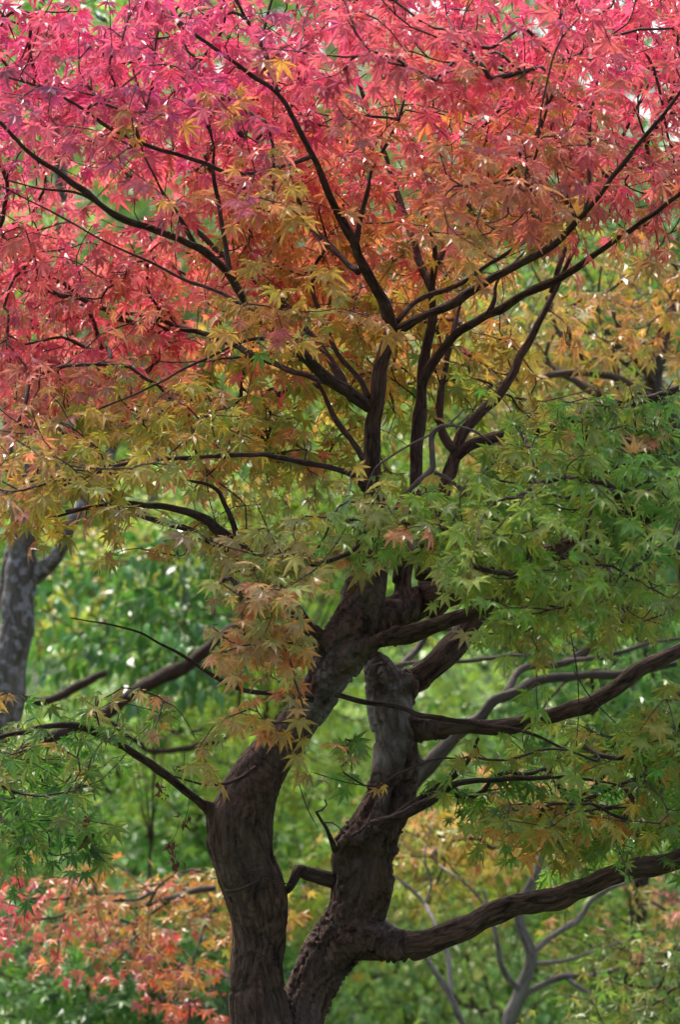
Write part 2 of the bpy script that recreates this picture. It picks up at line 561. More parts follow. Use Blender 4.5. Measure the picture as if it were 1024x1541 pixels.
def leaves_on(paths, tips_region, nreg, cf, D0, size, axis_xy, spacing=0.033, reach=0.16, face=0.55, pet=0.6, dens=1.0, droop=0.75):
    """opposite pairs along the last stretch of each twig"""
    G = [Leaves() for _ in range(nreg)]
    for (pts, rad), g in zip(paths, tips_region):
        seg = np.linalg.norm(np.diff(pts, axis=0), axis=1)
        L = np.concatenate([[0], np.cumsum(seg)])
        tot = L[-1]
        m = int(min(tot, reach * rng.uniform(0.6, 1.25)) / spacing) + 1
        s = tot - np.arange(m) * spacing
        s = s[s > 0]
        q = np.stack([np.interp(s, L, pts[:, k]) for k in range(3)], 1)
        td = norm(pts[-1] - pts[max(0, len(pts) - 4)])
        side = np.cross(td, [0, 0, 1.0]); side = side / max(np.linalg.norm(side), 1e-6)
        rep = 2
        q = np.repeat(q, rep, 0)
        sg = np.tile([1.0, -1.0], len(q) // 2)[:, None]
        alt = np.repeat((np.arange(len(q) // 2) % 2), 2)[:, None]        # decussate pairs
        n = len(q)
        if dens < 1:
            kq = rng.uniform(0, 1, n) < dens
            if not kq.any():
                continue
            q, sg, alt = q[kq], sg[kq], alt[kq]; n = len(q)
        sz = size * np.clip(rng.normal(1, 0.27, n), 0.4, 1.6)
        tip = (np.arange(n) < 2)[:, None]
        pd = norm(side * sg * (1 - 0.55 * alt) + td * np.where(tip, 1.1, 0.55) + np.array([0, 0, 1.0]) * (-0.15 + 0.3 * alt * sg) + rng.normal(0, 0.25, (n, 3)))
        pl = (pet * sz)[:, None]
        base = q + pd * pl + np.array([0, 0, -1.0]) * pl * 0.35
        out = q[:, :2] - axis_xy
        out = np.concatenate([norm(out), np.zeros((n, 1))], 1) * 0.7 + np.array([0, -face, 0])
        ax = norm(pd * 0.55 + out * 0.35 + np.array([0, 0, -1.0]) * droop * rng.uniform(0.4, 1.4, (n, 1)) + rng.normal(0, 0.22, (n, 3)))
        nm = norm(np.array([0, 0, 1.0]) * 0.75 + out * 0.8 + rng.normal(0, 0.36, (n, 3)))
        cj = 1 + rng.normal(0, 0.14, (n, 1)) + rng.normal(0, 0.06, (n, 3))
        G[g].add(q, base, ax, nm, sz, np.clip(cf(base + rng.normal(0, .12, 3) + rng.normal(0, .05, (n, 3)), D0) * cj, 0.01, 0.95))
    return G


def seeds_from(path_world, rmax, frac0=0.25):
    q = catmull(path_world, 0.05)
    q = q[int(len(q) * frac0):]
    return q[q[:, 3] < rmax]


def build_tree(name, label, cat, D0, base_px, limbs, regions, ctrl, size, tmpl, leafmat, barkm, twigm, labels=None,
               per=8, spread=0.17, reach=0.16, group=None, seed_r=0.03, trunk_idx=(0,), dens=1.0, spacing=0.033, face=0.55,
               curl=0.35, petiole=True, twig_r=0.0010, thick=0.035, droop=0.75, sides=10, part='limb', names=None):
    b = P(base_px[0], base_px[1], D0 + base_px[2])
    root = thing(name, label, cat, (b[0], b[1], ground_z(b[0], b[1])), group)
    W = [traced(l, D0) for l in limbs]
    seeds = []
    for i, wl in enumerate(W):
        q = catmull(wl, 0.03)
        t = Tubes()
        big = wl[:, 3].max()
        t.add(q[:, :3], q[:, 3], max(sides, 8) if big > 0.01 else 6, 0.14 if big > 0.006 else 0.06, i + D0)
        o = t.build('trunk' if i in trunk_idx else part, barkm, root)
        s = seeds_from(wl, seed_r, 0.5 if i in trunk_idx else 0.2)
        if len(s) > 1:
            seeds.append(s)
    if not regions:
        return root
    A, Rg = clusters(regions, D0, spread, thick, per)
    # grow and keep the region of every path
    paths, tips = grow(seeds, A, rmin=twig_r)
    # find region by end point
    keys = {tuple(np.round(a, 5)): g for a, g in zip(A, Rg)}
    reg = [keys.get(tuple(np.round(p[0][-1], 5)), 0) for p in paths]
    t = Tubes()
    for pts, rad in paths:
        t.add(pts, rad, 5 if rad.max() > 0.002 else 4, 0, 0, cap=False)
    o = t.build('twig_mass', twigm, root)
    o['kind'] = 'stuff'
    cf = color_field(ctrl)
    G = leaves_on(paths, reg, len(regions), cf, D0, size, np.array([b[0], b[1]]), dens=dens, reach=reach, spacing=spacing, face=face, droop=droop)
    if names is None:
        names = ['foliage'] * len(regions)
    merged = {}
    for g, l, nme in zip(G, labels or [None] * len(G), names):
        k = l or 'all'
        m = merged.setdefault(k, Leaves())
        for a_ in ('pos', 'ax', 'nm', 'sz', 'col', 'st'):
            getattr(m, a_).extend(getattr(g, a_))
    for k, m in merged.items():
        m.build('foliage', leafmat, root, tmpl, curl, petiole, None if k == 'all' else k, 'stuff')
    return root


def ground_z(x, y):
    y = np.asarray(y, float)
    return np.where(y < 14, 0.0, 0.27 * (y - 14)) + 0.0 * np.asarray(x)


# ------------------------------------------------------------------ ground: one sheet, flat by the path and rising as a slope behind
def soil_mat():
    m, t = new_mat('leaf_litter')
    N = t.nodes.new; L = t.links.new
    out = N('ShaderNodeOutputMaterial'); g = N('ShaderNodeNewGeometry')
    n1 = N('ShaderNodeTexNoise'); n1.inputs['Scale'].default_value = 3; n1.inputs['Detail'].default_value = 8
    v = N('ShaderNodeTexVoronoi'); v.inputs['Scale'].default_value = 22
    L(g.outputs['Position'], n1.inputs['Vector']); L(g.outputs['Position'], v.inputs['Vector'])
    cr = N('ShaderNodeValToRGB')
    cr.color_ramp.elements[0].color = (0.03, 0.05, 0.02, 1); cr.color_ramp.elements[0].position = 0.35
    cr.color_ramp.elements[1].color = (0.10, 0.16, 0.05, 1); cr.color_ramp.elements[1].position = 0.65
    L(n1.outputs[0], cr.inputs[0])
    mx = N('ShaderNodeMix'); mx.data_type = 'RGBA'; mx.blend_type = 'MULTIPLY'; mx.inputs[0].default_value = 0.6
    L(cr.outputs[0], mx.inputs[6]); L(v.outputs['Color'], mx.inputs[7])
    p = N('ShaderNodeBsdfPrincipled'); p.inputs['Roughness'].default_value = 0.9
    bp = N('ShaderNodeBump'); bp.inputs['Distance'].default_value = 0.05
    L(v.outputs['Distance'], bp.inputs['Height']); L(bp.outputs[0], p.inputs['Normal'])
    L(mx.outputs[2], p.inputs['Base Color']); L(p.outputs[0], out.inputs[0])
    return m


xs = np.linspace(-60, 60, 121); ys = np.concatenate([np.linspace(-20, 8, 15), np.linspace(8.5, 60, 104)])
X, Y = np.meshgrid(xs, ys)
Z = ground_z(X, Y) + 0.12 * vnoise(np.stack([X.ravel() * .5, Y.ravel() * .5, X.ravel() * 0], 1), 9).reshape(X.shape)
Z = np.minimum(Z, 9 + 0.05 * Y)
nv = np.stack([X.ravel(), Y.ravel(), Z.ravel()], 1)
i, j = np.meshgrid(np.arange(len(ys) - 1), np.arange(len(xs) - 1), indexing='ij')
a = (i * len(xs) + j).ravel()
o = make_mesh('ground', nv, [np.stack([a, a + 1, a + 1 + len(xs), a + len(xs)], -1)], soil_mat(), None, (), True)
o['kind'] = 'structure'

gc = Leaves()
ng = 26000
gx = rng.uniform(-4.5, 4.5, ng); gy = 10.5 + 13 * rng.uniform(0, 1, ng) ** 1.2
gh = rng.uniform(0.0, 0.32, ng) * (0.7 + 0.6 * vnoise(np.stack([gx * 1.5, gy * 1.5, gx * 0], 1), 51))
gp = np.stack([gx, gy, ground_z(gx, gy) + gh + 0.05], 1)
ga = norm(rng.normal(0, 1, (ng, 3)) * [1, 1, .4] + [0, 0, -.1]); gn = norm(rng.normal(0, .35, (ng, 3)) + [0, -.3, 1])
gt = np.clip(.5 + vnoise(gp * 1.3, 52), 0, 1)[:, None]
gcol = np.array([.10, .26, .06]) * gt + np.array([.26, .38, .12]) * (1 - gt)
gc.add(gp, gp, ga, gn, rng.uniform(.05, .10, ng), gcol * rng.uniform(.7, 1.2, (ng, 1)))
o = gc.build('ground_cover', M_LEAF_BG, None, OVAL, .4, False, 'low leafy green ground cover over the slope behind the trees', 'stuff')
o['category'] = 'ground cover'

# ================================================================== THE MAIN MAPLE
D = 8.0
LEFT = [(415, 1990, 98, .02), (415, 1800, 84, .02), (405, 1660, 74, 0), (396, 1560, 50, 0), (388, 1490, 42, 0), (386, 1450, 40, 0), (391, 1400, 41, 0), (385, 1340, 46, 0),
        (369, 1295, 48, 0), (362, 1250, 53, 0), (369, 1212, 48, 0), (386, 1172, 39, 0), (413, 1132, 34, 0), (449, 1087, 31, 0),
        (480, 1040, 32, 0), (505, 995, 33, 0), (528, 955, 33, 0), (546, 905, 29, .02), (559, 850, 22, .02), (566, 800, 17, .0), (563, 745, 13, -.02)]
RIGHT_ = [(415, 1990, 60, .04), (418, 1700, 66, .05), (436, 1590, 54, .06), (450, 1535, 40, .06), (466, 1490, 37, .07), (486, 1450, 37, .08), (512, 1412, 38, .1), (533, 1375, 39, .1), (544, 1325, 42, .1),
          (551, 1280, 42, .1), (572, 1232, 35, .12), (588, 1193, 35, .13), (596, 1155, 33, .14), (597, 1115, 31, .14),
          (590, 1070, 31, .15), (578, 1030, 26, .16), (566, 1000, 20, .18), (560, 985, 13, .18)]
C_E = [(520, 975, 30, .0), (565, 940, 28, .04), (610, 915, 26, .08), (660, 900, 22, .12)]
C_H = [(520, 1410, 34, .08), (560, 1416, 26, .06), (600, 1424, 20, .03), (640, 1422, 18, 0)]
C_I = [(595, 1085, 22, .14), (630, 1098, 16, .12), (670, 1094, 14, .1)]
C_J = [(585, 1062, 22, .14), (612, 1036, 21, .16), (640, 1012, 20, .2)]
C_F = [(515, 985, 20, -.03), (560, 968, 14, -.06), (600, 955, 12, -.08)]
C_M = [(520, 1300, 24, .06), (512, 1284, 14, .03), (535, 1258, 10, .0), (570, 1238, 9, 0)]
C_N = [(350, 1235, 22, -.01), (322, 1220, 11, -.03), (300, 1207, 7, -.05)]
C_R = [(510, 990, 18, .0), (475, 960, 14, -.03), (440, 912, 11, -.08)]
C_B = [(600, 925, 18, .06), (608, 880, 15, .08), (612, 830, 14, .1)]


def main_trunk(root):
    t = Tubes()
    for pl in (LEFT, RIGHT_, C_E, C_H, C_I, C_J, C_F, C_M, C_N, C_R, C_B):
        q = catmull(traced(pl, D), 0.015)
        t.add(q[:, :3], q[:, 3], 32, 0.0, 0)
    # flare of the roots
    b = P(415, 1990, D)
    for ang in (10, 70, 135, 190, 250, 310):
        r = R(ang + random.uniform(-12, 12))
        d = np.array([math.cos(r), math.sin(r), 0])
        gb = np.array([b[0], b[1], 0.0])
        t.add(np.array([gb + [0, 0, .32], gb + d * .11 + [0, 0, .16], gb + d * .24 + [0, 0, .03], gb + d * .42 + [0, 0, -.06]]),
              np.array([.10, .08, .05, .03]), 16)
    o = t.build('trunk', M_BARK, None)
    md = o.modifiers.new('r', 'REMESH'); md.mode = 'VOXEL'; md.voxel_size = 0.0042
    sm = o.modifiers.new('s', 'SMOOTH'); sm.iterations = 12; sm.factor = 0.6
    dg = bpy.context.evaluated_depsgraph_get()
    ev = o.evaluated_get(dg)
    me = bpy.data.meshes.new_from_object(ev)
    old = o.data
    bpy.data.objects.remove(o)
    bpy.data.meshes.remove(old)
    n = len(me.vertices)
    co = np.empty(n * 3, np.float32); me.vertices.foreach_get('co', co); co = co.reshape(-1, 3).astype(float)
    nn = np.empty(n * 3, np.float32); me.vertices.foreach_get('normal', nn); nn = nn.reshape(-1, 3).astype(float)
    # bark follows the lean of each stem: shear the noise space by the traced centre lines
    cl = np.vstack([catmull(traced(LEFT, D), .02), catmull(traced(RIGHT_, D), .02)])
    rel = np.empty_like(co)
    for s in range(0, n, 4000):
        d2 = ((co[s:s + 4000, None] - cl[None, :, :3]) ** 2).sum(2) / (cl[None, :, 3] ** 2)
        k = d2.argmin(1)
        rel[s:s + 4000] = co[s:s + 4000] - cl[k, :3]
        rel[s:s + 4000, 2] = co[s:s + 4000, 2]
    warp = np.stack([vnoise(co * 9, 31), vnoise(co * 9, 32), vnoise(co * 5, 33)], 1)
    q = rel + warp * [0.016, 0.016, 0.05]
    ridg = 1 - np.abs(vnoise(q * [42, 42, 6.5], 34)) * 2
    ridg2 = 1 - np.abs(vnoise(q * [85, 85, 13], 35)) * 2
    lump = vnoise(co * [11, 11, 7], 36)
    plate = vnoise(q * [26, 26, 15], 37) + .5 * vnoise(q * [70, 70, 45], 38)
    rightish = 1 / (1 + np.exp(-(px_of(co)[0] - 455) / 14))
    amp = 0.0016 + 0.0030 * rightish
    disp = amp * ridg + 0.0024 * ridg2 + 0.0075 * lump + np.where(plate > 0.12, 0.0046, 0) * (0.4 + rightish)
    disp -= 0.009 * np.clip(-ridg - 0.25, 0, 1) * (0.3 + rightish)          # fissures
    x, y, dd = px_of(co)
    front = (nn[:, 1] < 0.15)

    def pit(cx, cy_, rx, ry, rot, depth):
        c, s = math.cos(rot), math.sin(rot)
        u = ((x - cx) * c + (y - cy_) * s) / rx; v = (-(x - cx) * s + (y - cy_) * c) / ry
        e = u * u + v * v + 0.35 * vnoise(co * 45, 41)
        return -depth * np.clip(1.25 - e, 0, 1) ** 0.5 * front * (e < 1.25)
    disp += pit(608, 1187, 19, 9, -0.7, .030) + pit(594, 1204, 8, 22, 0.25, .024) + pit(552, 1228, 6, 26, .35, .012)
    disp += pit(377, 1437, 7, 5, 0, .012) + pit(385, 1245, 9, 22, -.15, .009) + pit(592, 1178, 12, 6, -.5, .02)
    ringy = np.exp(-((y - 1489 - 4 * np.sin(x / 9.0)) / 2.6) ** 2) * (x < 430) * -0.0065
    lip = np.exp(-((y - 1276 + (x - 560) * -0.25 - 6 * vnoise(co * 40, 42)) / 6.0) ** 2) * (x > 505) * (x < 600) * 0.007
    lip2 = np.exp(-((y - 1290 + (x - 560) * -0.25 - 6 * vnoise(co * 40, 42)) / 5.0) ** 2) * (x > 505) * (x < 600) * -0.007
    disp += ringy + lip + lip2
    knob = np.exp(-(((x - 322) / 14) ** 2 + ((y - 1228) / 16) ** 2)) * 0.006
    disp += knob
    disp -= 0.003
    co2 = co + nn * disp[:, None]
    pale = (x < 618 + 8 * vnoise(co * 25, 49)) * np.clip(rightish * np.exp(-((y - 1075) / 75.0) ** 2) * (1.0 + 1.3 * vnoise(co * 30, 47)), 0, 1) * .8 + .3 * rightish * np.clip(vnoise(co * 14, 48), 0, 1)
    me.vertices.foreach_set('co', co2.astype(np.float32).ravel())
    a = me.attributes.get('bk')
    if a:
        me.attributes.remove(a)
    a = me.attributes.new('bk', 'FLOAT_VECTOR', 'POINT')
    a.data.foreach_set('vector', q.astype(np.float32).ravel())
    a = me.attributes.new('pale', 'FLOAT', 'POINT')
    a.data.foreach_set('value', pale.astype(np.float32))
    me.polygons.foreach_set('use_smooth', np.ones(len(me.polygons), bool))
    me.materials.clear(); me.materials.append(M_BARK)
    me.update()
    o = bpy.data.objects.new('trunk', me)
    scene.collection.objects.link(o)
    o.parent = root
    o.matrix_parent_inverse = root.matrix_world.inverted()
    return o


base = P(415, 1990, D)
maple = thing('maple_tree', 'large forked maple with dark furrowed trunk, red upper leaves and green lower sprays, nearest tree', 'tree',
              (base[0], base[1], 0))
main_trunk(maple)

LIMBS = [
    # upright stem, its left and right forks
    [(565, 800, 22, 0), (563, 745, 18, -.02), (560, 680, 17, -.03), (563, 620, 16, -.04), (572, 560, 15, -.05), (592, 495, 14, -.05)],
    [(592, 500, 13, -.05), (575, 450, 11, -.1), (553, 410, 10, -.14), (533, 370, 10, -.18), (515, 335, 9, -.2), (500, 300, 7, -.24), (470, 230, 6, -.3), (420, 145, 5, -.3), (370, 107, 4.5, -.3), (290, 47, 4, -.3), (215, 0, 3, -.3), (140, -50, 2, -.3)],
    [(533, 372, 8, -.18), (541, 335, 6, -.16), (555, 285, 5, -.15), (562, 250, 4, -.12), (600, 180, 3, -.1), (620, 90, 2, 0)],
    [(592, 500, 12, -.05), (630, 480, 9.5, -.12), (690, 450, 8.5, -.2), (760, 410, 8, -.3), (830, 368, 7, -.4), (880, 325, 6, -.5), (925, 265, 5, -.55), (962, 215, 4.5, -.6), (1000, 170, 4, -.65), (1040, 120, 3, -.7)],
    [(596, 485, 7, -.05), (640, 445, 5, .02), (700, 425, 4.5, .08), (745, 395, 4, .1), (790, 365, 3.5, .12), (850, 330, 3, .15), (900, 290, 2, .2)],
    # long left limb rising to the upper left edge
    [(556, 612, 14, -.04), (530, 595, 12, -.09), (500, 570, 11.5, -.14), (440, 520, 11, -.25), (385, 470, 10, -.36), (345, 415, 9, -.45), (295, 370, 8, -.52), (235, 350, 7, -.6), (170, 320, 7, -.68), (110, 275, 6, -.74), (50, 235, 5, -.8), (10, 195, 4, -.84), (-60, 130, 3, -.86)],
    [(556, 600, 7, -.04), (535, 565, 5, 0), (510, 530, 5, .03), (490, 490, 4.5, .06), (473, 440, 4, .08), (475, 400, 3.5, .1), (490, 368, 3, .1), (480, 320, 2, .12)],
    [(385, 470, 5, -.3), (340, 445, 3.5, -.25), (285, 425, 3, -.2), (230, 395, 2.5, -.18), (160, 365, 2.2, -.15), (80, 320, 1.8, -.1), (0, 280, 1.2, -.1)],
    [(345, 412, 6, -.36), (338, 360, 4.5, -.34), (330, 310, 4.2, -.33), (321, 260, 4, -.32), (322, 220, 2, -.32)],
    [(295, 372, 5, -.42), (268, 325, 3.8, -.45), (248, 295, 3.2, -.48), (232, 262, 2.5, -.5), (215, 230, 1.8, -.5)],
    [(170, 322, 4, -.5), (120, 290, 3, -.6), (60, 283, 2.5, -.66), (10, 270, 2, -.7)],
    [(430, 515, 6, -.22), (390, 510, 4, -.3), (350, 520, 3.2, -.35), (300, 545, 2.8, -.42), (230, 580, 2.4, -.5), (150, 615, 2, -.55)],
    # level left limb
    [(550, 735, 9, -.02), (535, 715, 7, -.07), (510, 705, 6.5, -.12), (440, 692, 5.5, -.25), (370, 685, 5, -.35), (290, 690, 4.2, -.45), (200, 695, 3.5, -.55), (110, 725, 2.8, -.6), (30, 760, 2, -.65)],
    [(556, 700, 9, .0), (530, 668, 7, .08), (508, 635, 6, .15), (490, 605, 5, .2), (470, 560, 3, .25)],
    # second upright stem behind
    [(610, 850, 15, .1), (618, 770, 14, .14), (628, 700, 13.5, .17), (632, 640, 13, .19), (636, 570, 11, .2), (646, 500, 9, .22), (652, 440, 7, .24), (655, 380, 5.5, .25), (640, 300, 4, .28), (650, 200, 3, .3), (690, 100, 2.2, .3)],
    [(634, 585, 11, .2), (650, 550, 10, .18), (690, 500, 9.5, .14), (740, 470, 8.5, .1), (800, 440, 8, .02), (850, 415, 7, -.05), (900, 380, 6, -.12), (960, 340, 5, -.2), (1030, 290, 4, -.3)],
    [(735, 473, 6, .1), (745, 452, 4.5, .1), (752, 420, 3, .12), (790, 380, 2.2, .2)],
    # third stem and its long level branches
    [(640, 870, 18, .12), (655, 790, 16, .2), (672, 735, 12, .26), (683, 690, 10, .3), (700, 650, 9, .33), (750, 590, 8, .38), (790, 530, 7, .42), (820, 470, 6, .45), (838, 430, 4.5, .48), (870, 360, 3, .5)],
    [(683, 690, 9, .3), (715, 668, 8, .3), (760, 658, 8, .3), (830, 640, 8, .28), (900, 615, 7.5, .25), (980, 600, 7, .2), (1050, 570, 6, .2)],
    [(686, 680, 7, .3), (667, 650, 6, .36), (662, 600, 5, .4), (672, 540, 4, .5), (690, 470, 3, .6), (700, 400, 2, .65)],
    # thick right limb under the green sprays
    [(640, 906, 24, .1), (700, 880, 20, .1), (770, 850, 18, .05), (850, 822, 16, 0), (930, 790, 14, -.05), (1000, 765, 13, -.1), (1080, 730, 11, -.1)],
    [(580, 962, 13, -.07), (620, 950, 12, -.09), (680, 930, 11, -.14), (720, 915, 10, -.2), (780, 880, 8, -.3), (850, 850, 6, -.4), (930, 840, 4, -.45)],
    # low limbs of the right stem
    [(620, 1423, 19, .01), (660, 1414, 19, -.02), (700, 1395, 19, -.06), (737, 1373, 18, -.1), (787, 1358, 18, -.14), (837, 1351, 18, -.2), (887, 1333, 16, -.25), (937, 1313, 15, -.3), (1012, 1293, 14, -.35), (1090, 1270, 13, -.4)],
    [(655, 1095, 14, .11), (700, 1092, 12, .08), (762, 1093, 12, .05), (812, 1081, 12, .02), (862, 1066, 12, 0), (912, 1045, 12, 0), (962, 1008, 12, .02), (1002, 988, 10, .03), (1060, 950, 9, .05)],
    [(628, 1022, 20, .18), (660, 994, 20, .2), (685, 970, 20, .24), (715, 925, 18, .28), (760, 880, 14, .3), (820, 830, 10, .3)],
    [(505, 1045, 4, -.06), (545, 1055, 4, -.08), (587, 1062, 4, -.08), (640, 1077, 4, -.12), (722, 1089, 3.5, -.15), (790, 1102, 2.5, -.2), (860, 1130, 2, -.25)],
    [(560, 1243, 9, 0), (600, 1228, 8, -.02), (632, 1215, 7.5, -.04), (660, 1197, 6, -.06), (690, 1177, 5, -.08), (737, 1174, 4, -.12), (800, 1172, 3.5, -.16), (860, 1168, 2.5, -.2), (930, 1180, 1.8, -.25)],
    [(575, 1245, 6, 0), (620, 1210, 6, .0), (655, 1185, 5, .02), (700, 1150, 4, .04), (720, 1110, 2.5, .05)],
    [(500, 1324, 12, .06), (480, 1318, 11, .04), (462, 1311, 10.5, .02), (447, 1308, 9.5, .0), (440, 1322, 7.5, -.01), (433, 1335, 6.5, -.01), (426, 1345, 6, .02)],
    [(505, 1280, 5, .02), (492, 1250, 3.4, -.01), (483, 1237, 3, -.02), (475, 1222, 2.6, -.03)],
    # left limbs
    [(312, 1214, 8, -.04), (280, 1193, 6.5, -.08), (240, 1158, 6.2, -.14), (200, 1132, 6, -.2), (165, 1110, 5.8, -.26), (130, 1098, 5.5, -.3), (90, 1092, 5, -.36), (50, 1098, 4.6, -.4), (15, 1106, 4, -.45), (-50, 1120, 3, -.5)],
    [(455, 935, 12, -.06), (435, 905, 11, -.1), (395, 858, 10, -.16), (361, 823, 8.5, -.2), (320, 790, 7.5, -.25), (290, 773, 6.5, -.3), (250, 763, 5.5, -.34), (200, 757, 4.5, -.38), (140, 762, 3, -.42), (70, 780, 2, -.45)],
    [(395, 860, 7, -.16), (350, 832, 6, -.16), (310, 812, 5.5, -.16), (280, 796, 5, -.16), (215, 775, 4.2, -.15), (150, 765, 3.2, -.12), (100, 770, 2, -.1)],
    [(361, 823, 6, -.2), (350, 790, 4, -.22), (335, 757, 3.4, -.24), (325, 738, 3, -.25), (290, 725, 2.2, -.28), (240, 725, 1.5, -.3)],
    [(470, 1052, 5, -.1), (440, 1047, 4, -.14), (375, 1040, 3.8, -.2), (330, 1025, 3.2, -.22), (300, 1005, 3, -.24), (265, 980, 2.6, -.26), (200, 950, 1.8, -.28), (105, 930, 1, -.3)],
    [(385, 1155, 4, -.1), (360, 1172, 3, -.16), (335, 1180, 2.2, -.2), (300, 1180, 1.6, -.22), (262, 1170, 1.2, -.25)],
    # upper twigs of the red crown
    [(418, 140, 4, -.3), (408, 105, 4, -.28), (390, 60, 3.6, -.25), (370, 30, 3, -.25), (345, -20, 2.4, -.25)],
    [(393, 62, 3, -.25), (400, 30, 2.4, -.22), (414, -20, 2, -.2)],
    [(470, 235, 4, -.3), (380, 262, 3.4, -.4), (280, 238, 3, -.5), (210, 212, 2.6, -.56), (160, 190, 2.4, -.6), (110, 155, 2.2, -.65), (65, 132, 1.8, -.7), (0, 112, 1.4, -.7)],
    [(830, 368, 5, -.4), (810, 330, 4, -.36), (790, 300, 3.4, -.3), (770, 240, 2.6, -.2), (800, 170, 2, -.1)],
    [(880, 325, 4, -.5), (890, 260, 3, -.45), (890, 180, 2.4, -.4), (900, 90, 2, -.3), (860, -10, 1.5, -.2)],
    # back of the crown
    [(652, 440, 6, .24), (625, 370, 5, .35), (600, 300, 4, .45), (560, 180, 3, .6), (520, 60, 2.4, .7), (500, -40, 1.5, .8)],
    [(655, 400, 5, .25), (700, 330, 4, .35), (760, 200, 3.2, .5), (820, 80, 2.4, .6), (880, -30, 1.5, .6)],
    [(530, 600, 7, -.05), (460, 490, 5.5, .2), (360, 400, 4.5, .45), (240, 300, 3.6, .6), (120, 200, 2.6, .7), (20, 120, 1.6, .75)],
    [(505, 580, 5, -.1), (420, 548, 4.4, .1), (320, 505, 4, .4), (210, 475, 3.2, .6), (90, 450, 2.4, .8), (-20, 420, 1.5, .9)],
    [(540, 410, 5, -.1), (470, 340, 4.5, .1), (390, 240, 3.6, .3), (310, 120, 2.8, .4), (240, -20, 2, .5)],
    [(830, 440, 4, .45), (870, 330, 3.4, .5), (930, 220, 2.8, .5), (990, 100, 2, .5), (1030, 0, 1.4, .5)],
]
W = [traced(l, D) for l in LIMBS]
for i_ in range(18):
    W[i_][:, 3] *= .77 if i_ < 17 else .88
seeds = []
for i_, wl in enumerate(W):
    q = wander(catmull(wl, 0.012), i_)
    t = Tubes()
    big = wl[:, 3].max()
    t.add(q[:, :3], q[:, 3], 20 if big > .015 else 12 if big > .006 else 8, 0.13, i_)
    t.build('limb', M_BARK if big > .021 else M_LIMB, maple)
    if i_ != 28:
        s = seeds_from(wl, 0.022, 0.12)
        if len(s) > 1:
            seeds.append(s)

REG = [  # cx, cy, rx, ry, d0, d1, clusters
    (180, 110, 330, 130, -.8, .7, 62), (560, 90, 330, 140, -.8, .8, 62), (900, 110, 260, 160, -.8, .8, 58),
    (220, 330, 330, 130, .0, 1.1, 52), (560, 330, 260, 110, .05, .9, 30), (860, 290, 220, 80, -.9, .3, 30),
    (130, 540, 240, 110, .2, 1.1, 30), (40, 450, 150, 120, .0, .9, 16),
    (170, 620, 200, 60, -.5, .0, 14), (100, 715, 170, 60, -.9, -.3, 17), (430, 460, 35, 60, -.75, -.5, 3),
    (340, 310, 110, 40, -.85, -.7, 4),
    (450, 620, 200, 110, .1, .9, 16),
    (630, 785, 100, 42, -.75, -.3, 12), (800, 800, 180, 105, -.9, -.3, 30), (960, 800, 160, 170, -.9, -.2, 26),
    (760, 940, 60, 70, -.7, -.4, 4), (910, 660, 180, 50, -.6, .3, 14),
    (440, 835, 75, 30, -.75, -.5, 6), (370, 915, 40, 45, -.75, -.5, 5), (450, 950, 28, 45, -.7, -.45, 3),
    (425, 1030, 22, 60, -.7, -.5, 4), (250, 810, 170, 40, -.4, .3, 7),
    (80, 1130, 150, 70, -.6, .2, 15), (25, 1240, 60, 55, -.6, -.2, 4),
    (940, 1180, 160, 110, -.5, .3, 38), (760, 1170, 130, 40, -.4, .2, 8), (1000, 1060, 80, 80, -.7, 0, 14),
    (580, 1140, 70, 14, -.35, -.2, 2), (850, 1235, 40, 30, -.6, -.4, 2),
    (560, 470, 180, 110, .25, 1.0, 26), (480, 640, 120, 70, .2, .8, 9), (720, 560, 110, 90, .4, 1.0, 11),
]
LBL = ['red upper leaves'] * 3 + ['pink leaves deeper in the crown'] * 2 + ['dusty pink and orange leaves on the right'] \
    + ['pink leaves deeper in the crown'] * 2 + ['ochre leaves on the left sprays'] * 4 + ['yellow green leaves behind the stems'] \
    + ['green leaves in front of the stems'] * 5 + ['pale and orange leaves hanging in front of the trunk'] * 4 + ['yellow green leaves behind the stems'] \
    + ['dark green leaves on the low left limb'] * 2 + ['green leaves on the low right limbs'] * 6 + ['yellow green leaves behind the stems'] * 3
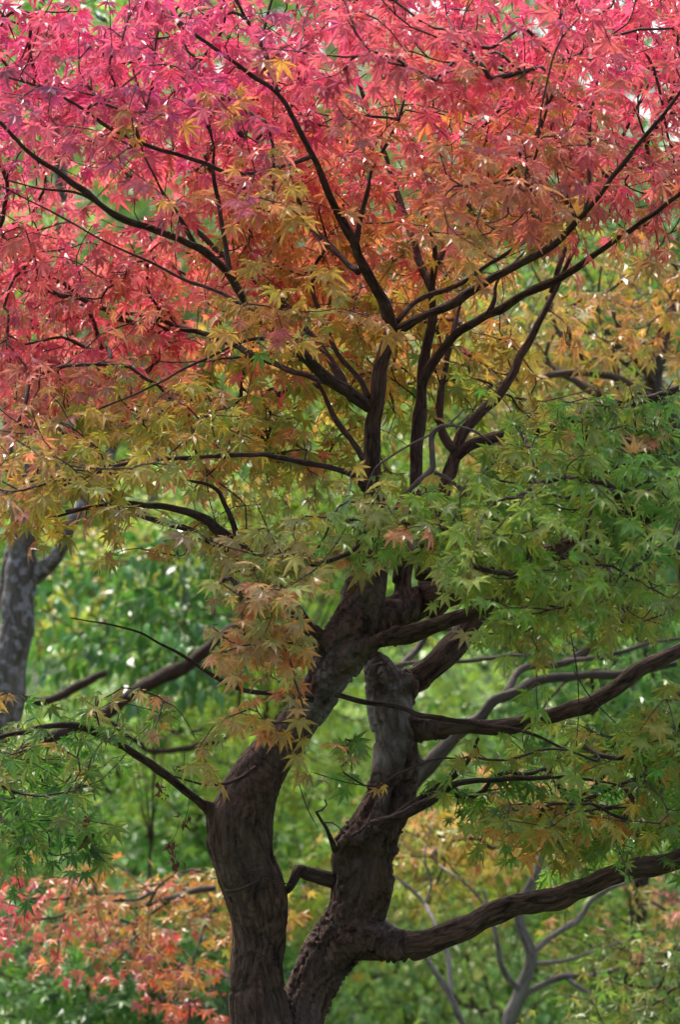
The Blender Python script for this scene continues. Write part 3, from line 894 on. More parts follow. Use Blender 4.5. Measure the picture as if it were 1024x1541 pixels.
CTRL = [
    (0, 60, 0, 'pink', 'crim'), (150, 80, 0, 'pink', 'crim'), (300, 60, 0, 'pink', 'crim'), (420, 60, 0, 'pink', 'crim'), (520, 100, 0, 'salm', 'pink'),
    (640, 60, 0, 'pink', 'salm'), (780, 60, 0, 'pink', 'crim'), (900, 40, 0, 'pink', 'crim'), (1010, 60, 0, 'pink', 'salm'),
    (60, 180, 0, 'mauve_sheen', 'crim'), (200, 190, -.4, 'mauve_sheen', 'crim'), (330, 150, -.4, 'mauve_sheen', 'crim'), (450, 200, -.4, 'crim', 'mauve_sheen'), (560, 210, 0, 'salm', 'crim'),
    (640, 170, 0, 'salm', 'oran'), (760, 130, 0, 'crim', 'pink'), (850, 190, 0, 'pink', 'oran'), (960, 190, 0, 'pink', 'salm'),
    (40, 330, .4, 'salm', 'dust'), (120, 260, 0, 'crim', 'pink'), (230, 270, -.4, 'oran', 'salm'), (300, 300, -.6, 'ochr', 'oran'), (380, 300, -.6, 'oliv', 'ochr'), (350, 240, 0, 'crim', 'salm'),
    (470, 290, 0, 'salm', 'oran'), (600, 290, 0, 'oran', 'salm'), (700, 260, 0, 'ochr', 'salm'), (770, 300, -.3, 'ochr', 'oran'), (850, 290, -.4, 'dust', 'salm'), (930, 330, -.5, 'dust', 'oran'), (1000, 240, 0, 'salm', 'dust'),
    (100, 410, .4, 'salm', 'dust'), (230, 430, .4, 'pink', 'peac'), (320, 400, .4, 'salm', 'pink'), (440, 400, .2, 'oran', 'ochr'), (420, 470, -.5, 'ochr', 'yell'), (560, 380, .3, 'salm', 'oran'),
    (640, 370, .3, 'salm', 'pink'), (720, 360, .2, 'oran', 'ochr'), (820, 350, -.3, 'oliv', 'ochr'), (900, 360, -.4, 'ochr', 'dust'),
    (30, 520, .4, 'pink', 'salm'), (150, 520, .5, 'salm', 'pink'), (150, 530, -.5, 'oliv', 'ochr'), (380, 620, -.2, 'oliv', 'gren'), (260, 500, .5, 'pink', 'salm'), (330, 560, .2, 'oran', 'salm'), (480, 530, .3, 'oran', 'ochr'), (600, 470, .3, 'ochr', 'oliv'), (680, 500, .5, 'oliv', 'ochr'), (520, 430, .5, 'oran', 'ochr'), (740, 560, .6, 'ygrn', 'oran'), (660, 600, .6, 'gren', 'ygrn'), 
    (40, 620, .5, 'pink', 'salm'), (180, 600, .4, 'salm', 'oran'), (120, 600, -.5, 'ochr', 'dust'), (230, 620, -.4, 'oliv', 'ochr'), (330, 640, -.3, 'oliv', 'gren'), (280, 600, 0, 'oliv', 'ygrn'), (20, 600, -.3, 'salm', 'dust'), (450, 620, .4, 'ygrn', 'gren'), (380, 580, .3, 'gren', 'ochr'), (560, 640, .4, 'ygrn', 'oran'),
    (30, 690, -.5, 'ochr', 'dust'), (120, 700, -.5, 'oliv', 'ochr'), (230, 700, -.5, 'oliv', 'ochr'), (320, 710, -.4, 'ygrn', 'ochr'), (60, 780, -.6, 'ochr', 'oliv'), (150, 770, -.6, 'oliv', 'ochr'), (0, 740, -.6, 'dust', 'oliv'),
    (800, 600, 0, 'gren', 'oliv'), (900, 600, 0, 'gren', 'dgrn'), (1000, 610, 0, 'gren', 'dgrn'), (760, 560, .3, 'oran', 'oliv'),
    (540, 780, -.5, 'sage', 'gren'), (620, 760, -.5, 'ygrn', 'gren'), (660, 720, -.5, 'ochr', 'gren'), (700, 800, -.5, 'gren', 'ygrn'), (800, 700, -.4, 'gren', 'dgrn'), (950, 680, -.4, 'gren', 'dgrn'),
    (820, 800, -.5, 'gren', 'ygrn'), (780, 850, -.6, 'ygrn', 'oliv'), (900, 800, -.5, 'gren', 'ochr'), (1000, 760, -.5, 'gren', 'dgrn'), (680, 880, -.5, 'gren', 'bgrn'), (900, 870, -.5, 'ygrn', 'oliv'),
    (960, 900, -.5, 'sage', 'ochr'), (1010, 860, -.5, 'sage', 'gren'), (740, 960, -.5, 'gren', 'oliv'), (760, 1010, -.5, 'oliv', 'gren'), (950, 960, -.5, 'ochr', 'gren'), (1000, 1020, -.4, 'gren', 'bgrn'),
    (250, 810, 0, 'gren', 'ochr'), (430, 830, -.6, 'sage', 'gren'), (500, 830, -.6, 'sage', 'gren'), (370, 850, -.6, 'sage', 'ygrn'), (450, 880, -.6, 'sage', 'yell'), (320, 920, -.6, 'dust', 'sage'), (330, 980, -.6, 'peac', 'dust'), (390, 920, -.6, 'yell', 'sage'), (400, 870, -.6, 'sage', 'dust'),
    (430, 960, -.6, 'peac', 'oran'), (490, 970, -.6, 'oran', 'salm'), (420, 1040, -.6, 'ochr', 'oran'), (450, 1080, -.6, 'oran', 'ochr'), (510, 900, -.6, 'sage', 'peac'),
    (60, 1120, 0, 'dgrn', 'gren'), (120, 1160, -.2, 'dgrn', 'gren'), (40, 1180, .1, 'dgrn', 'dgrn'), (190, 1130, 0, 'gren', 'dgrn'), (20, 1230, 0, 'dgrn', 'dark'), (850, 1070, -.3, 'gren', 'oran'), (860, 1130, -.3, 'oran', 'gren'), (700, 1160, 0, 'gren', 'dgrn'), (850, 1235, -.5, 'oran', 'ochr'),
    (900, 1180, 0, 'gren', 'dgrn'), (960, 1250, 0, 'gren', 'dgrn'), (1000, 1120, 0, 'gren', 'bgrn'), (580, 1140, -.3, 'gren', 'dgrn'), (780, 1190, 0, 'dgrn', 'gren'), (900, 1260, 0, 'dgrn', 'gren'),
]


VIS = np.vstack([catmull(traced(l, D), .05) for l in (
    LIMBS[0], LIMBS[1][:9], LIMBS[3], LIMBS[5], LIMBS[7], LIMBS[8], LIMBS[12][:6], LIMBS[14][:7], LIMBS[15], LIMBS[17][:8], LIMBS[20][:1], LIMBS[21][:4], LIMBS[22], LIMBS[23], LIMBS[24][:4],
    LIMBS[26], LIMBS[30], LIMBS[31], LIMBS[32], LEFT[8:20], RIGHT_[8:])])


def open_view(A, Rg):
    """the crown is open round its main limbs: few sprays grow right over them on the lit side"""
    ax_, ay_, ad_ = px_of(A); vx, vy, vd = px_of(VIS[:, :3])
    dd = (ax_[:, None] - vx) ** 2 + (ay_[:, None] - vy) ** 2
    k = dd.argmin(1)
    near = np.sqrt(dd[np.arange(len(A)), k]) < 30 + VIS[k, 3] / (K * 8)
    kill = near & ~np.isin(Rg, [10, 13, 18, 19, 20, 21]) & (ad_ < vd[k] + .05) & (rng.uniform(0, 1, len(A)) < .88)
    kill |= np.isin(Rg, [18, 19, 20]) & (ax_ > 500)
    lx, ly, _d = px_of(catmull(traced(LEFT[12:], D), .03)[:, :3])
    kill |= (Rg < 28) & np.isin(Rg, [13, 16, 18, 19, 20, 22]) & (ay_ > 850) & (ad_ < D + .1) & (np.sqrt((ax_[:, None] - lx) ** 2 + (ay_[:, None] - ly) ** 2).min(1) < 78)
    kill |= (Rg == 21) & (ax_ > 455)
    kill |= np.isin(Rg, [18, 19, 20, 21, 22]) & (ay_ > 840) & (ax_ < 315)
    return A[~kill], Rg[~kill]


def grown(root, seeds, regions, labels, ctrl, D0, size, tmpl, lm, tm, axis, per, spread, thick, reach, dens=1.0, spacing=.033, face=.55,
          curl=.35, petiole=True, twig_r=.001, droop=.75):
    A, Rg = clusters(regions, D0, spread, thick, per)
    if root is maple:
        A, Rg = open_view(A, Rg)
    paths, _ = grow(seeds, A, rmin=twig_r)
    keys = {tuple(np.round(a, 5)): g for a, g in zip(A, Rg)}
    reg = [keys.get(tuple(np.round(p[0][-1], 5)), 0) for p in paths]
    t = Tubes()
    for pts, rad in paths:
        t.add(pts, rad, 6 if rad.max() > 0.003 else 4, 0, 0, cap=False)
    o = t.build('twig_mass', tm, root)
    o['kind'] = 'stuff'
    G = leaves_on(paths, reg, len(regions), color_field(ctrl), D0, size, axis, dens=dens, reach=reach, spacing=spacing, face=face, droop=droop)
    merged = {}
    tot = 0
    for g, l in zip(G, labels or ['all'] * len(G)):
        m = merged.setdefault(l, Leaves())
        for a_ in ('pos', 'ax', 'nm', 'sz', 'col', 'st'):
            getattr(m, a_).extend(getattr(g, a_))
        tot += sum(len(x) for x in g.pos)
    print('LEAVES', root.name, tot)
    for k, m in merged.items():
        m.build('foliage', lm, root, tmpl, curl, petiole, None if k == 'all' else k, 'stuff')


grown(maple, seeds, REG, LBL, CTRL, D, 0.034, FINE, M_LEAF, M_TWIG, np.array([base[0], base[1] + .2]), 9, .17, .045, .09, dens=.72, twig_r=.0012)


def tree(name, label, cat, D0, limbs, regions, ctrl, size=.034, tmpl=COARSE, lm=None, bm=None, per=8, spread=.2, thick=.05, reach=.12,
         dens=1.0, group=None, seed_r=.03, petiole=False, twig_r=.0012, face=.5, droop=.7, spacing=.035, foot=True, curl=.35):
    """limbs[0] is the trunk, first point lowest; it is carried down to the ground"""
    bm = bm or M_GREY
    W = [traced(l, D0) for l in limbs]
    g = W[0][0].copy()
    gz = float(ground_z(g[0], g[1]))
    root = thing(name, label, cat, (g[0], g[1], gz), group)
    if foot and g[2] > gz:
        low = g.copy(); low[2] = gz - 0.05; low[3] *= 1.35
        m = (g + low) / 2; m[0] += 0.03; m[3] = g[3] * 1.1
        W[0] = np.vstack([low, m, W[0]])
    seeds = []
    for i, wl in enumerate(W):
        q = wander(catmull(wl, 0.02), i + D0)
        t = Tubes()
        t.add(q[:, :3], q[:, 3] * (1 if i == 0 else .85), 14 if wl[:, 3].max() > .012 else 8, .15, i + D0)
        t.build('trunk' if i == 0 else 'limb', bm, root)
        s = seeds_from(wl, seed_r, .5 if i == 0 else .15)
        if len(s) > 1:
            seeds.append(s)
    if regions:
        grown(root, seeds, regions, None, ctrl, D0, size, tmpl, lm or M_LEAF_BG, bm if bm is M_GREY else M_TWIG, np.array([g[0], g[1]]), per, spread, thick, reach,
              dens, spacing, face, curl, petiole, twig_r, droop)
    return root


# ================================================================== neighbours right behind
tree('pale_barked_tree', 'pale mottled trunk with dark bands at the left edge, forking under ochre leaves', 'tree', 10.8,
     [[(-75, 1500, 34, 0), (-50, 1330, 31, 0), (-16, 1180, 28, 0), (5, 1080, 27, 0), (20, 980, 27, 0), (27, 920, 27, 0), (34, 868, 27, 0), (38, 820, 22, 0), (44, 740, 17, 0), (60, 600, 15, 0), (85, 480, 14, 0), (100, 430, 14, 0), (96, 330, 11, 0), (80, 180, 9, 0), (60, 20, 7, 0), (50, -120, 4, 0)],
      [(30, 885, 20, 0), (60, 862, 17, 0), (88, 828, 15, -.05), (106, 792, 13, -.05), (135, 740, 11, 0), (180, 650, 9, 0), (220, 500, 7, .1), (240, 300, 5, .2), (230, 60, 3, .3)],
      [(-30, 960, 12, .2), (0, 900, 11, .2), (14, 840, 10, .2), (20, 760, 8, .2), (10, 600, 6, .2)],
      [(80, 190, 5, 0), (40, 110, 4, -.1), (-10, 60, 3, -.2), (-60, 40, 2, -.2)], [(60, 20, 5, 0), (110, 10, 4, 0), (180, 40, 3, .1)]],
     [(60, 90, 150, 120, -.6, .9, 16), (10, 340, 60, 120, -.5, .8, 9), (200, 20, 150, 80, 0, 1, 8)],
     [(60, 60, 0, 'mist', 'gren'), (10, 350, 0, 'ygrn', 'mist'), (200, 30, 0, 'ygrn', 'gren')], bm=M_PALE, tmpl=OVAL, size=.06, dens=.6)

tree('maple_tree', 'small maple behind the forked trunk with orange and coral leaves in flat layers, lower left', 'tree', 10.2,
     [[(395, 1700, 16, .2), (392, 1560, 13, .2), (388, 1450, 10, .2), (370, 1370, 7, .15), (345, 1338, 5.5, .1), (300, 1341, 5, 0), (250, 1356, 4, -.1), (200, 1366, 3.4, -.1), (130, 1372, 2.6, -.1), (75, 1381, 2, -.1), (-20, 1390, 1.4, -.1)],
      [(260, 1354, 3, -.1), (225, 1380, 2.5, -.1), (190, 1430, 2, -.2), (150, 1470, 1.4, -.2)],
      [(300, 1342, 3, 0), (240, 1330, 2.5, .1), (180, 1345, 2, .2), (100, 1340, 1.5, .3), (20, 1330, 1, .3)],
      [(345, 1340, 3, .1), (310, 1390, 2.4, .1), (290, 1450, 2, .0), (285, 1520, 1.4, 0), (290, 1580, 1, 0)],
      [(392, 1500, 6, .2), (340, 1470, 3, .3), (260, 1450, 2, .4), (180, 1430, 1.4, .5)]],
     [(50, 1350, 140, 36, -.4, .6, 13), (60, 1395, 130, 25, -.4, .4, 7), (240, 1340, 130, 38, -.4, .6, 12), (290, 1430, 70, 50, -.3, .5, 7), (285, 1520, 30, 30, -.2, .3, 2), (180, 1405, 90, 20, 0, .5, 5)],
     [(0, 1350, 0, 'redd', 'pink'), (40, 1390, 0, 'redd', 'salm'), (110, 1330, 0, 'oran', 'ygrn'), (200, 1320, 0, 'oran', 'ochr'), (300, 1330, 0, 'ochr', 'ygrn'), (100, 1420, 0, 'salm', 'ygrn'), (200, 1400, 0, 'oran', 'redd'),
      (300, 1420, 0, 'ochr', 'dust'), (290, 1520, 0, 'redd', 'pink'), (230, 1450, 0, 'redd', 'dust'), (170, 1350, 0, 'ochr', 'oran'), (330, 1370, 0, 'ygrn', 'ochr'), (330, 1480, 0, 'ochr', 'ygrn')], size=.031, dens=.62, spacing=.036)

tree('maple_tree', 'slender grey stemmed maple under the low right limb, several thin crooked stems', 'tree', 10.6,
     [[(735, 1680, 13, 0), (750, 1600, 11, 0), (768, 1541, 10, 0), (787, 1491, 11, 0), (797, 1451, 9, 0), (794, 1421, 8, 0), (782, 1381, 7, 0), (788, 1350, 8, 0), (802, 1325, 7.5, 0), (817, 1291, 6, 0), (827, 1261, 5, 0), (832, 1216, 3.5, 0), (820, 1150, 2, 0)],
      [(787, 1495, 6, 0), (762, 1461, 6, -.05), (747, 1421, 5, -.1), (744, 1391, 4, -.1), (730, 1340, 2.5, -.1)],
      [(797, 1440, 6.5, 0), (837, 1406, 6.5, .05), (872, 1381, 6, .1), (892, 1356, 5, .1), (947, 1326, 4, .1), (1012, 1306, 3.5, .1), (1070, 1290, 3, .1)],
      [(789, 1498, 7, 0), (832, 1476, 6.5, 0), (857, 1468, 6, 0), (902, 1468, 4.5, .1), (947, 1451, 3.5, .1), (1000, 1440, 2.5, .1)],
      [(850, 1470, 5, 0), (880, 1488, 4.5, -.05), (905, 1498, 4, -.1), (960, 1510, 2.5, -.1)],
      [(740, 1700, 8, -.2), (720, 1600, 6, -.2), (697, 1541, 5.5, -.2), (677, 1491, 5, -.2), (655, 1458, 4.5, -.2), (637, 1436, 4, -.2), (600, 1400, 3.4, -.2), (577, 1381, 3, -.2), (560, 1350, 2, -.2)],
      [(680, 1498, 5, -.2), (677, 1441, 4.5, -.15), (657, 1391, 4, -.1), (640, 1360, 3.2, 0), (612, 1331, 3, 0), (595, 1318, 2, 0)],
      [(640, 1362, 2.6, 0), (650, 1330, 2.2, 0), (640, 1290, 1.6, 0), (650, 1240, 1, 0)],
      [(797, 1450, 4, 0), (850, 1445, 3, .1), (930, 1420, 2.2, .2), (1010, 1390, 1.6, .2)],
      [(745, 1395, 2.5, -.1), (720, 1350, 2, 0), (690, 1320, 1.8, 0), (660, 1300, 1.4, .1)]],
     [(690, 1235, 130, 50, .1, .9, 25), (840, 1215, 130, 50, .2, .9, 18), (640, 1300, 70, 40, 0, .5, 5), (960, 1390, 100, 50, 0, .8, 9), (980, 1490, 90, 60, -.7, 0, 26), (900, 1440, 100, 50, .2, .8, 6)],
     [(640, 1220, 0, 'ochr', 'peac'), (720, 1210, 0, 'ochr', 'peac'), (800, 1190, 0, 'pink', 'peac'), (700, 1260, 0, 'ygrn', 'ochr'), (900, 1240, 0, 'ygrn', 'peac'), (640, 1310, 0, 'ygrn', 'lime'),
      (960, 1360, 0, 'ochr', 'ygrn'), (1015, 1350, 0, 'pink', 'peac'), (960, 1420, 0, 'gren', 'ochr'), (970, 1490, 0, 'dgrn', 'dgrn'), (1010, 1440, 0, 'dgrn', 'gren'), (920, 1520, 0, 'gren', 'dgrn'), (850, 1500, 0, 'ygrn', 'gren')], size=.034, dens=.62, bm=M_SLIM)

tree('maple_tree', 'grey limbed maple behind the right of the fork, crossing limbs and amber leaves', 'tree', 9.9,
     [[(420, 1720, 26, .3), (440, 1560, 24, .3), (500, 1430, 20, .3), (545, 1330, 18, .2), (575, 1250, 16, .2), (612, 1190, 15, .1), (647, 1150, 14, .05), (690, 1108, 11, 0), (722, 1080, 10, 0), (745, 1052, 8.5, 0), (775, 1040, 8.5, 0), (812, 1026, 8, 0), (862, 1019, 7, 0), (937, 1013, 6, 0), (1020, 1000, 5, 0)],
      [(762, 1045, 7, 0), (775, 1020, 7, .05), (797, 1005, 7, .1), (852, 995, 7.5, .1), (902, 970, 8, .1), (930, 940, 6, .1), (960, 890, 5, .1), (1010, 830, 4, .1)],
      [(852, 995, 5, .1), (895, 988, 4.5, 0), (937, 980, 4, 0), (992, 965, 3.5, 0), (1060, 960, 2, 0)],
      [(640, 1155, 7, .05), (600, 1085, 5, -.1), (588, 1040, 5, -.2), (590, 1005, 4.5, -.2), (640, 997, 4, -.2), (727, 992, 3.4, -.2), (800, 985, 2, -.2)],
      [(588, 1030, 6, -.2), (607, 1000, 6, -.15), (630, 975, 6, -.1), (647, 950, 5, -.1), (690, 945, 3, -.1), (760, 920, 2, 0)],
      [(1080, 1250, 34, .2), (1060, 1000, 30, .2), (1040, 800, 26, .2), (1020, 660, 20, .1), (985, 580, 16, .1), (1005, 500, 13, .1), (1020, 400, 9, .1)],
      [(1000, 610, 10, .1), (960, 590, 8, 0), (900, 560, 6.5, 0), (820, 565, 5, 0), (760, 575, 4, 0), (700, 600, 3, 0)],
      [(985, 600, 10, .1), (930, 605, 8, .1), (860, 570, 6, .1), (830, 565, 4.5, .1), (740, 590, 3.6, .1), (690, 640, 2.5, .2)],
      [(935, 590, 7, .1), (925, 540, 6, .05), (930, 490, 5, 0), (905, 440, 3, 0)],
      [(900, 560, 5, 0), (870, 530, 4, -.1), (840, 500, 3.5, -.1), (820, 440, 2.4, -.1), (800, 400, 1.5, -.1)],
      [(985, 580, 7, .1), (960, 540, 5.5, 0), (930, 520, 4, 0), (900, 470, 3, 0), (905, 400, 2, 0)],
      [(1010, 640, 9, .1), (950, 655, 8, 0), (890, 650, 7, 0), (820, 665, 5, 0), (750, 690, 4, 0), (700, 740, 3, 0)]],
     [(900, 500, 140, 42, -.5, .5, 11), (980, 440, 90, 45, -.6, .2, 7), (780, 540, 90, 40, 0, .6, 4), (700, 470, 110, 70, .2, .8, 5), (930, 400, 120, 40, .2, .9, 8), (900, 580, 150, 40, .2, .9, 8), (860, 720, 180, 90, .0, .7, 16), (930, 1120, 120, 130, .0, .7, 12), (860, 920, 140, 80, .2, .7, 8)],
     [(850, 490, 0, 'oran', 'gren'), (900, 520, 0, 'oran', 'dust'), (940, 550, 0, 'gren', 'oran'), (930, 400, .5, 'dgrn', 'gren'), (850, 390, .5, 'gren', 'oliv'), (850, 590, .5, 'dgrn', 'oliv'), (970, 440, 0, 'ochr', 'oran'), (1010, 480, 0, 'ochr', 'oran'), (780, 540, 0, 'peac', 'ochr'), (700, 470, 0, 'oliv', 'ochr'), (860, 700, 0, 'dgrn', 'gren'), (950, 560, 0, 'dgrn', 'oran'), (830, 560, 0, 'oran', 'dgrn'),
      (950, 600, 0, 'gren', 'ochr'), (930, 1100, 0, 'gren', 'dgrn'), (860, 920, 0, 'ygrn', 'gren')], bm=M_BACK, dens=.75, size=.034)

tree('evergreen_tree', 'dark limbed tree reaching up to the right from behind the pale trunk', 'tree', 11.4,
     [[(-90, 1500, 26, 0), (-70, 1300, 20, 0), (-30, 1170, 14, 0), (40, 1130, 10.5, 0), (90, 1105, 10, 0), (140, 1085, 10, 0), (165, 1070, 10, 0), (225, 1030, 11, 0), (280, 1003, 11, 0), (330, 960, 8, 0), (400, 900, 6, .1), (450, 800, 4, .2)],
      [(-60, 1260, 12, 0), (-20, 1120, 10, 0), (25, 1058, 8, 0), (60, 1056, 8, 0), (85, 1050, 8, 0), (115, 1034, 8, 0), (160, 1010, 5, 0)],
      [(150, 1078, 5, 0), (230, 1130, 5, .5), (300, 1120, 5, .6), (340, 1110, 4, .6)]],
     [(200, 900, 150, 100, .4, 1.4, 9), (300, 900, 100, 90, .4, 1.4, 10), (330, 970, 90, 50, .3, 1.1, 5)],
     [(180, 900, 0, 'dgrn', 'gren'), (300, 900, 0, 'dgrn', 'dark'), (160, 960, 0, 'dark', 'dgrn')], bm=M_LIMB, tmpl=OVAL, lm=M_GLOSS, size=.06, dens=.6, spacing=.045, face=.2, droop=.5)


# ================================================================== shrubs and trees on the slope
def bush(name, label, cat, D0, regions, ctrl, stem, size=.04, tmpl=COARSE, lm=None, per=9, spread=.3, thick=.09, dens=1.0, group=None, bm=None):
    x, y, r = stem
    top = min(rg[1] - rg[3] * .6 for rg in regions)
    r = r * .4
    limbs = [[(x, y, r, 0), (x + 12, (y + top) / 2, r * .7, 0), (x - 8, top, r * .3, 0)]]
    for rg in regions:
        for sx in (-.55, .0, .6):
            xx = rg[0] + sx * rg[2]
            limbs.append([(x + 6, (y * .7 + rg[1] * .3), r * .5, 0), ((x + xx) / 2, rg[1] + rg[3] * .3 + 30, r * .35, (rg[4] + rg[5]) / 4), (xx, rg[1], r * .22, (rg[4] + rg[5]) / 2)])
    return tree(name, label, cat, D0, limbs, regions, ctrl, size, tmpl, lm or M_LEAF_BG, bm or M_LIMB, per, spread, thick, .16, dens, group,
                seed_r=.05, twig_r=.0014, face=.55, spacing=.042)


G1 = 'maples on the slope behind'
bush('maple_tree', 'bright lime green maple on the slope, seen left of the forked trunk', 'tree', 13.2,
     [(200, 1130, 220, 90, -.8, .8, 40), (430, 1080, 130, 110, -.8, .8, 30), (160, 880, 120, 90, 0, .9, 18), (330, 760, 150, 110, 0, 1, 22)],
     [(200, 1120, 0, 'lime', 'gren'), (430, 1080, 0, 'lime', 'ygrn'), (160, 880, 0, 'lime', 'yell'), (330, 760, 0, 'ygrn', 'lime')], (385, 1500, 9), dens=.8, group=G1)
bush('maple_tree', 'blue green maple low on the slope between the two stems', 'tree', 14.0,
     [(250, 1230, 200, 80, -.6, .8, 38), (480, 1200, 110, 100, -.6, .8, 24), (640, 1080, 90, 120, 0, .8, 16)],
     [(200, 1250, 0, 'bgrn', 'gren'), (350, 1200, 0, 'gren', 'bgrn'), (480, 1180, 0, 'lime', 'mist'), (640, 1080, 0, 'ygrn', 'mist')], (400, 1480, 9), dens=.9, group=G1)
bush('maple_tree', 'yellow green maple glimpsed between the stem and the low right limb', 'tree', 12.4,
     [(470, 1330, 90, 90, -.5, .6, 18), (700, 1300, 150, 70, .2, 1, 18), (850, 1330, 130, 60, .2, .9, 12)],
     [(460, 1290, 0, 'lime', 'ygrn'), (480, 1380, 0, 'ygrn', 'ochr'), (700, 1290, 0, 'ygrn', 'ochr'), (850, 1330, 0, 'ygrn', 'gren')], (455, 1560, 7), dens=.8, group=G1)
bush('maple_tree', 'green and yellow maple behind the upright stems in the middle', 'tree', 12.6,
     [(480, 660, 170, 130, -.5, .8, 34), (700, 620, 160, 150, -.3, .8, 34), (600, 830, 150, 100, 0, .8, 16), (850, 620, 130, 120, 0, .8, 18)],
     [(480, 640, 0, 'gren', 'ygrn'), (420, 700, 0, 'ygrn', 'gren'), (700, 600, 0, 'ygrn', 'gren'), (760, 520, 0, 'oliv', 'peac'), (640, 700, 0, 'lime', 'ygrn'), (850, 620, 0, 'gren', 'ygrn'), (600, 830, 0, 'ygrn', 'gren')], (392, 1350, 8), dens=.85, group=G1)
bush('maple_tree', 'pink leaved maple far up the slope behind the amber leaves', 'tree', 14.5,
     [(820, 530, 140, 35, -.4, .6, 8), (560, 480, 160, 80, 0, .8, 12), (950, 1360, 70, 30, -.3, .3, 5)],
     [(820, 520, 0, 'peac', 'dust'), (560, 480, 0, 'ochr', 'salm'), (950, 1360, 0, 'pink', 'peac')], (900, 1300, 18), dens=.7, group=G1)
bush('maple_tree', 'dark green maple filling the right edge behind the low limbs', 'tree', 12.8,
     [(930, 1080, 160, 150, -.4, .9, 34), (930, 880, 150, 120, 0, .9, 24), (930, 430, 140, 90, 0, .8, 28), (960, 1420, 110, 60, 0, .9, 14)],
     [(930, 1080, 0, 'dgrn', 'gren'), (930, 880, 0, 'gren', 'dgrn'), (930, 430, 0, 'dgrn', 'gren'), (800, 450, 0, 'gren', 'oliv'), (960, 1420, 0, 'gren', 'ygrn')], (960, 1600, 18), dens=.85, group=G1)
bush('shrub', 'light green shrub at the foot of the slope, bottom right of centre', 'shrub', 13.6,
     [(640, 1480, 150, 80, -.6, .8, 44), (830, 1500, 150, 70, -.6, .8, 32), (700, 1400, 130, 50, 0, .8, 16)],
     [(600, 1480, 0, 'mist', 'lime'), (700, 1450, 0, 'mist', 'sage'), (830, 1500, 0, 'gren', 'mist')], (700, 1640, 12), size=.045, tmpl=OVAL)
bush('shrub', 'dark green shrub in the bottom left corner under the coral maple', 'shrub', 12.0,
     [(90, 1490, 170, 70, -.5, .6, 36), (280, 1500, 120, 70, -.2, .8, 22)],
     [(60, 1480, 0, 'dgrn', 'gren'), (150, 1500, 0, 'gren', 'dgrn'), (280, 1500, 0, 'dgrn', 'dark')], (130, 1640, 12))
bush('camellia_shrub', 'shiny dark broad leaved shrub catching sky glints left of the trunk', 'shrub', 12.2,
     [(260, 940, 110, 60, -.3, .5, 17), (130, 960, 80, 50, -.3, .5, 7)],
     [(250, 940, 0, 'dgrn', 'gren'), (130, 960, 0, 'dgrn', 'gren')], (220, 1400, 6), size=.06, tmpl=OVAL, lm=M_GLOSS, dens=.5)

# farther up the slope: one crown after another until the gaps are closed
G2 = 'far trees up the slope'
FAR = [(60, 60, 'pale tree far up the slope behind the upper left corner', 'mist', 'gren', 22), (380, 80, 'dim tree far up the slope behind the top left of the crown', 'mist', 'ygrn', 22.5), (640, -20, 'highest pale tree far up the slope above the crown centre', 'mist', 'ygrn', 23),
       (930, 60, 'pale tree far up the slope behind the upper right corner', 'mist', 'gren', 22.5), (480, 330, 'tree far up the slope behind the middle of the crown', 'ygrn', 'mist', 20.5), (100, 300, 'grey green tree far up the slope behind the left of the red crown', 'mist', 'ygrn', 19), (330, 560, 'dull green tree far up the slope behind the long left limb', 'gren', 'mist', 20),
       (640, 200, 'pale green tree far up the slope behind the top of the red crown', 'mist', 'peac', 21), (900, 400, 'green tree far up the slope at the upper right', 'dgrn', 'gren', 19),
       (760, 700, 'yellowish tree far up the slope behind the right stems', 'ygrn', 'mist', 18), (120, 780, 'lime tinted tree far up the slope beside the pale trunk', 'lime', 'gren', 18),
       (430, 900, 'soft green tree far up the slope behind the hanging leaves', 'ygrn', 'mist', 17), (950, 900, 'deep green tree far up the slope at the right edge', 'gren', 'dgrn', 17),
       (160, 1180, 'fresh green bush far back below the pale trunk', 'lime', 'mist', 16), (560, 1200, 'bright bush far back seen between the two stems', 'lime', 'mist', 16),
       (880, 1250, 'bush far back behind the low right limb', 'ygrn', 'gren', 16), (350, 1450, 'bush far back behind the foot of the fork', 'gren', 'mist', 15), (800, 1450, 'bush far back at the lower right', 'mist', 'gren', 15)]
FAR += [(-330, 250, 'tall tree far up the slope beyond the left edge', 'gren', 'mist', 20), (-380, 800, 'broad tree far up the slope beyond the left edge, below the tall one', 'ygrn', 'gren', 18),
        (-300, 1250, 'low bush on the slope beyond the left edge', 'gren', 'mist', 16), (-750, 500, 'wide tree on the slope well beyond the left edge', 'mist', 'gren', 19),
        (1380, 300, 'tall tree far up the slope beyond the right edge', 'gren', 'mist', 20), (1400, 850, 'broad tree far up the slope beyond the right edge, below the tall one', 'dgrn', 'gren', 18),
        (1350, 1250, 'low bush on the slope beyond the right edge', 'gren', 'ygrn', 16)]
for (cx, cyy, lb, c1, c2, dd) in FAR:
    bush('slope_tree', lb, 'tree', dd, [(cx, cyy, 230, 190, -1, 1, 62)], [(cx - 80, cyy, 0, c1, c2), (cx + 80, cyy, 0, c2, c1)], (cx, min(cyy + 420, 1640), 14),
         size=.075, spread=.4, thick=.16, per=8, dens=.8, group=G2)

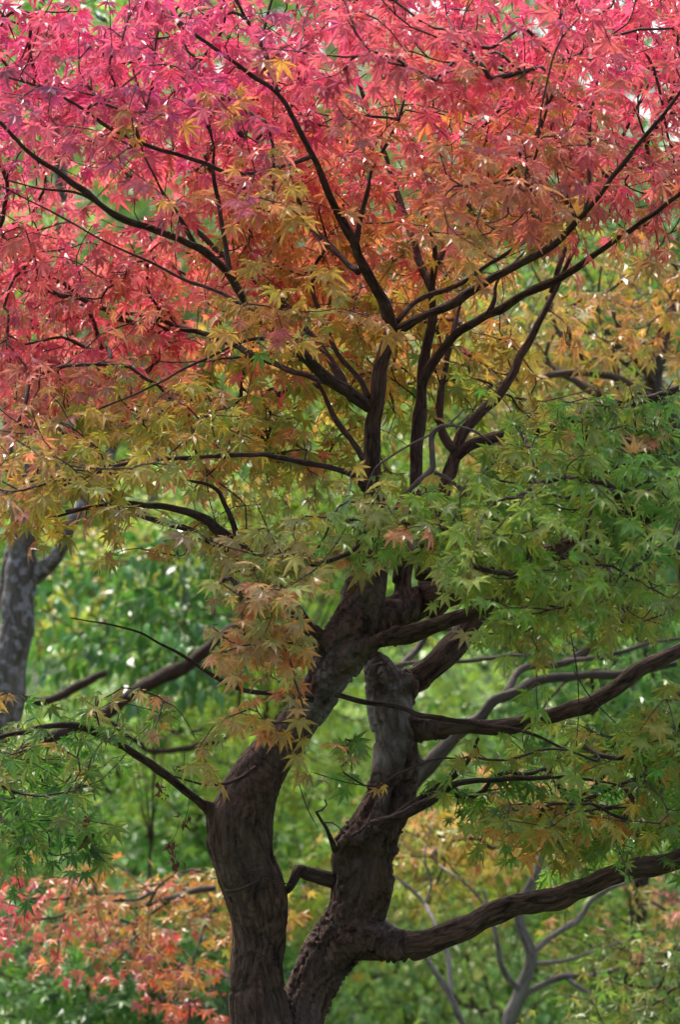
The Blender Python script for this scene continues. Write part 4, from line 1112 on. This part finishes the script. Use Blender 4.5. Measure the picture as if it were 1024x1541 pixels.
# ================================================================== small hanging pieces of the main maple
def dry_cluster(x, y, d, n, size, spread):
    L = Leaves()
    c = P(x, y, D + d)
    for k in range(n):
        p = c + rng.normal(0, spread, 3)
        a = norm(rng.normal(0, .7, 3) + [0, 0, -1.0]); m = norm(rng.normal(0, 1, 3))
        L.add(c[None] * .5 + p[None] * .5, p[None], a[None], m[None], np.array([size * random.uniform(.7, 1.2)]), np.array([[0.13, .05, .035]]) * random.uniform(.7, 1.3))
    o = L.build('dried_cluster', M_DRY, maple, OVAL, 1.2, True, 'brown withered cluster hanging from a thread')
    return o


def shoot(q, label=None):
    t = Tubes(); t.add(q[:, :3], q[:, 3], 6)
    t.build('creeper_shoot', M_TWIG, maple)


for (x, y, r0x, r0y) in ((276, 1158, 275, 1120), (240, 1190, 245, 1160), (278, 1236, 285, 1196), (257, 1270, 270, 1236), (262, 1298, 262, 1275)):
    dry_cluster(x, y, -.12, 11, .017, .008)
    shoot(np.concatenate([P(np.array([r0x, (r0x + x) / 2 + 2, x]), np.array([r0y, (r0y + y) / 2, y]), np.array([7.9, 7.89, 7.88])), np.full((3, 1), .0007)], 1))
for (x, y, s) in ((134, 1262, .05), (128, 1240, .045), (533, 890, 0.04)):
    L = Leaves(); p = P(x, y - 14, 7.75)
    L.add(p[None] + [[0, 0, .03]], p[None], np.array([[.1, 0, -1.0]]), np.array([[.6, -.7, .2]]), np.array([s]), np.array([[.12, .06, .03]]))
    L.build('curled_leaf', M_DRY, maple, OVAL, 1.4, True, 'dead curled brown leaf')
# creeper curling over the left stem and dangling shoots
for pl in ([(340, 1342, 2.2, -.3), (362, 1338, 2.4, -.36), (385, 1327, 2.4, -.40), (398, 1317, 2, -.40), (400, 1311, 1.6, -.4), (390, 1308, 1.2, -.4)],
           [(372, 1312, 1.2, -.42), (385, 1311, 1.4, -.42), (400, 1322, 1.2, -.42), (440, 1332, .9, -.4)],
           [(354, 1350, 1.6, -.40), (362, 1370, 1.6, -.42), (368, 1395, 1.4, -.42), (378, 1425, 1.3, -.42), (395, 1437, 1.1, -.42), (415, 1442, .8, -.42)]):
    a = np.array(pl); a[:, 3] = -.012 - .1 * 0 + (a[:, 3] * .2)
    q = catmull(traced([tuple(v) for v in a], D), .01)
    shoot(q)
for pl in ([(848, 880, .8), (855, 930, .9), (868, 1000, .9), (872, 1060, .9), (868, 1130, .7)],
           [(865, 1010, 1), (890, 1050, 1), (930, 1090, .8), (960, 1120, .6)], [(878, 890, 1), (920, 905, 1), (968, 921, .9)],
           [(445, 1160, .7), (452, 1185, .8), (462, 1215, .8), (478, 1245, .6)],
           [(489, 1203, 1.2), (492, 1211, 1.2), (485, 1219, 1.4), (475, 1222, 1.5)], [(484, 1238, 1.2), (500, 1238, 1), (516, 1250, .7)]):
    q = catmull(traced([(x, y, r, -.3) for x, y, r in pl], D), .02)
    shoot(q)
# knobby dead branch among the stems
for pl in ([(590, 775, 6, -.36), (607, 750, 6, -.36), (630, 728, 6.5, -.36), (652, 710, 7, -.36), (650, 690, 6, -.36), (647, 655, 6.5, -.36), (672, 642, 4.5, -.38), (712, 650, 3.4, -.4), (747, 675, 2.6, -.4), (768, 705, 1.6, -.4)],
           [(654, 711, 5.5, -.36), (677, 722, 4.5, -.36), (695, 738, 3.8, -.36), (712, 755, 2.6, -.36)],
           [(672, 643, 3, -.38), (690, 625, 2.4, -.38), (704, 614, 1.8, -.38), (740, 620, 1, -.38)],
           [(647, 655, 3.5, -.36), (620, 668, 2.4, -.36), (590, 688, 2.2, -.36), (562, 712, 2, -.36), (547, 755, 1.6, -.36)]):
    q = wander(catmull(traced(pl, D), .01), pl[0][0]); q[0, :3] = catmull(traced(pl, D), .01)[0, :3]
    t = Tubes(); t.add(q[:, :3], q[:, 3] * .62, 10, .35, pl[0][0])
    o = t.build('limb', M_DEAD, maple)
    o['label'] = 'knobby bare grey branch'
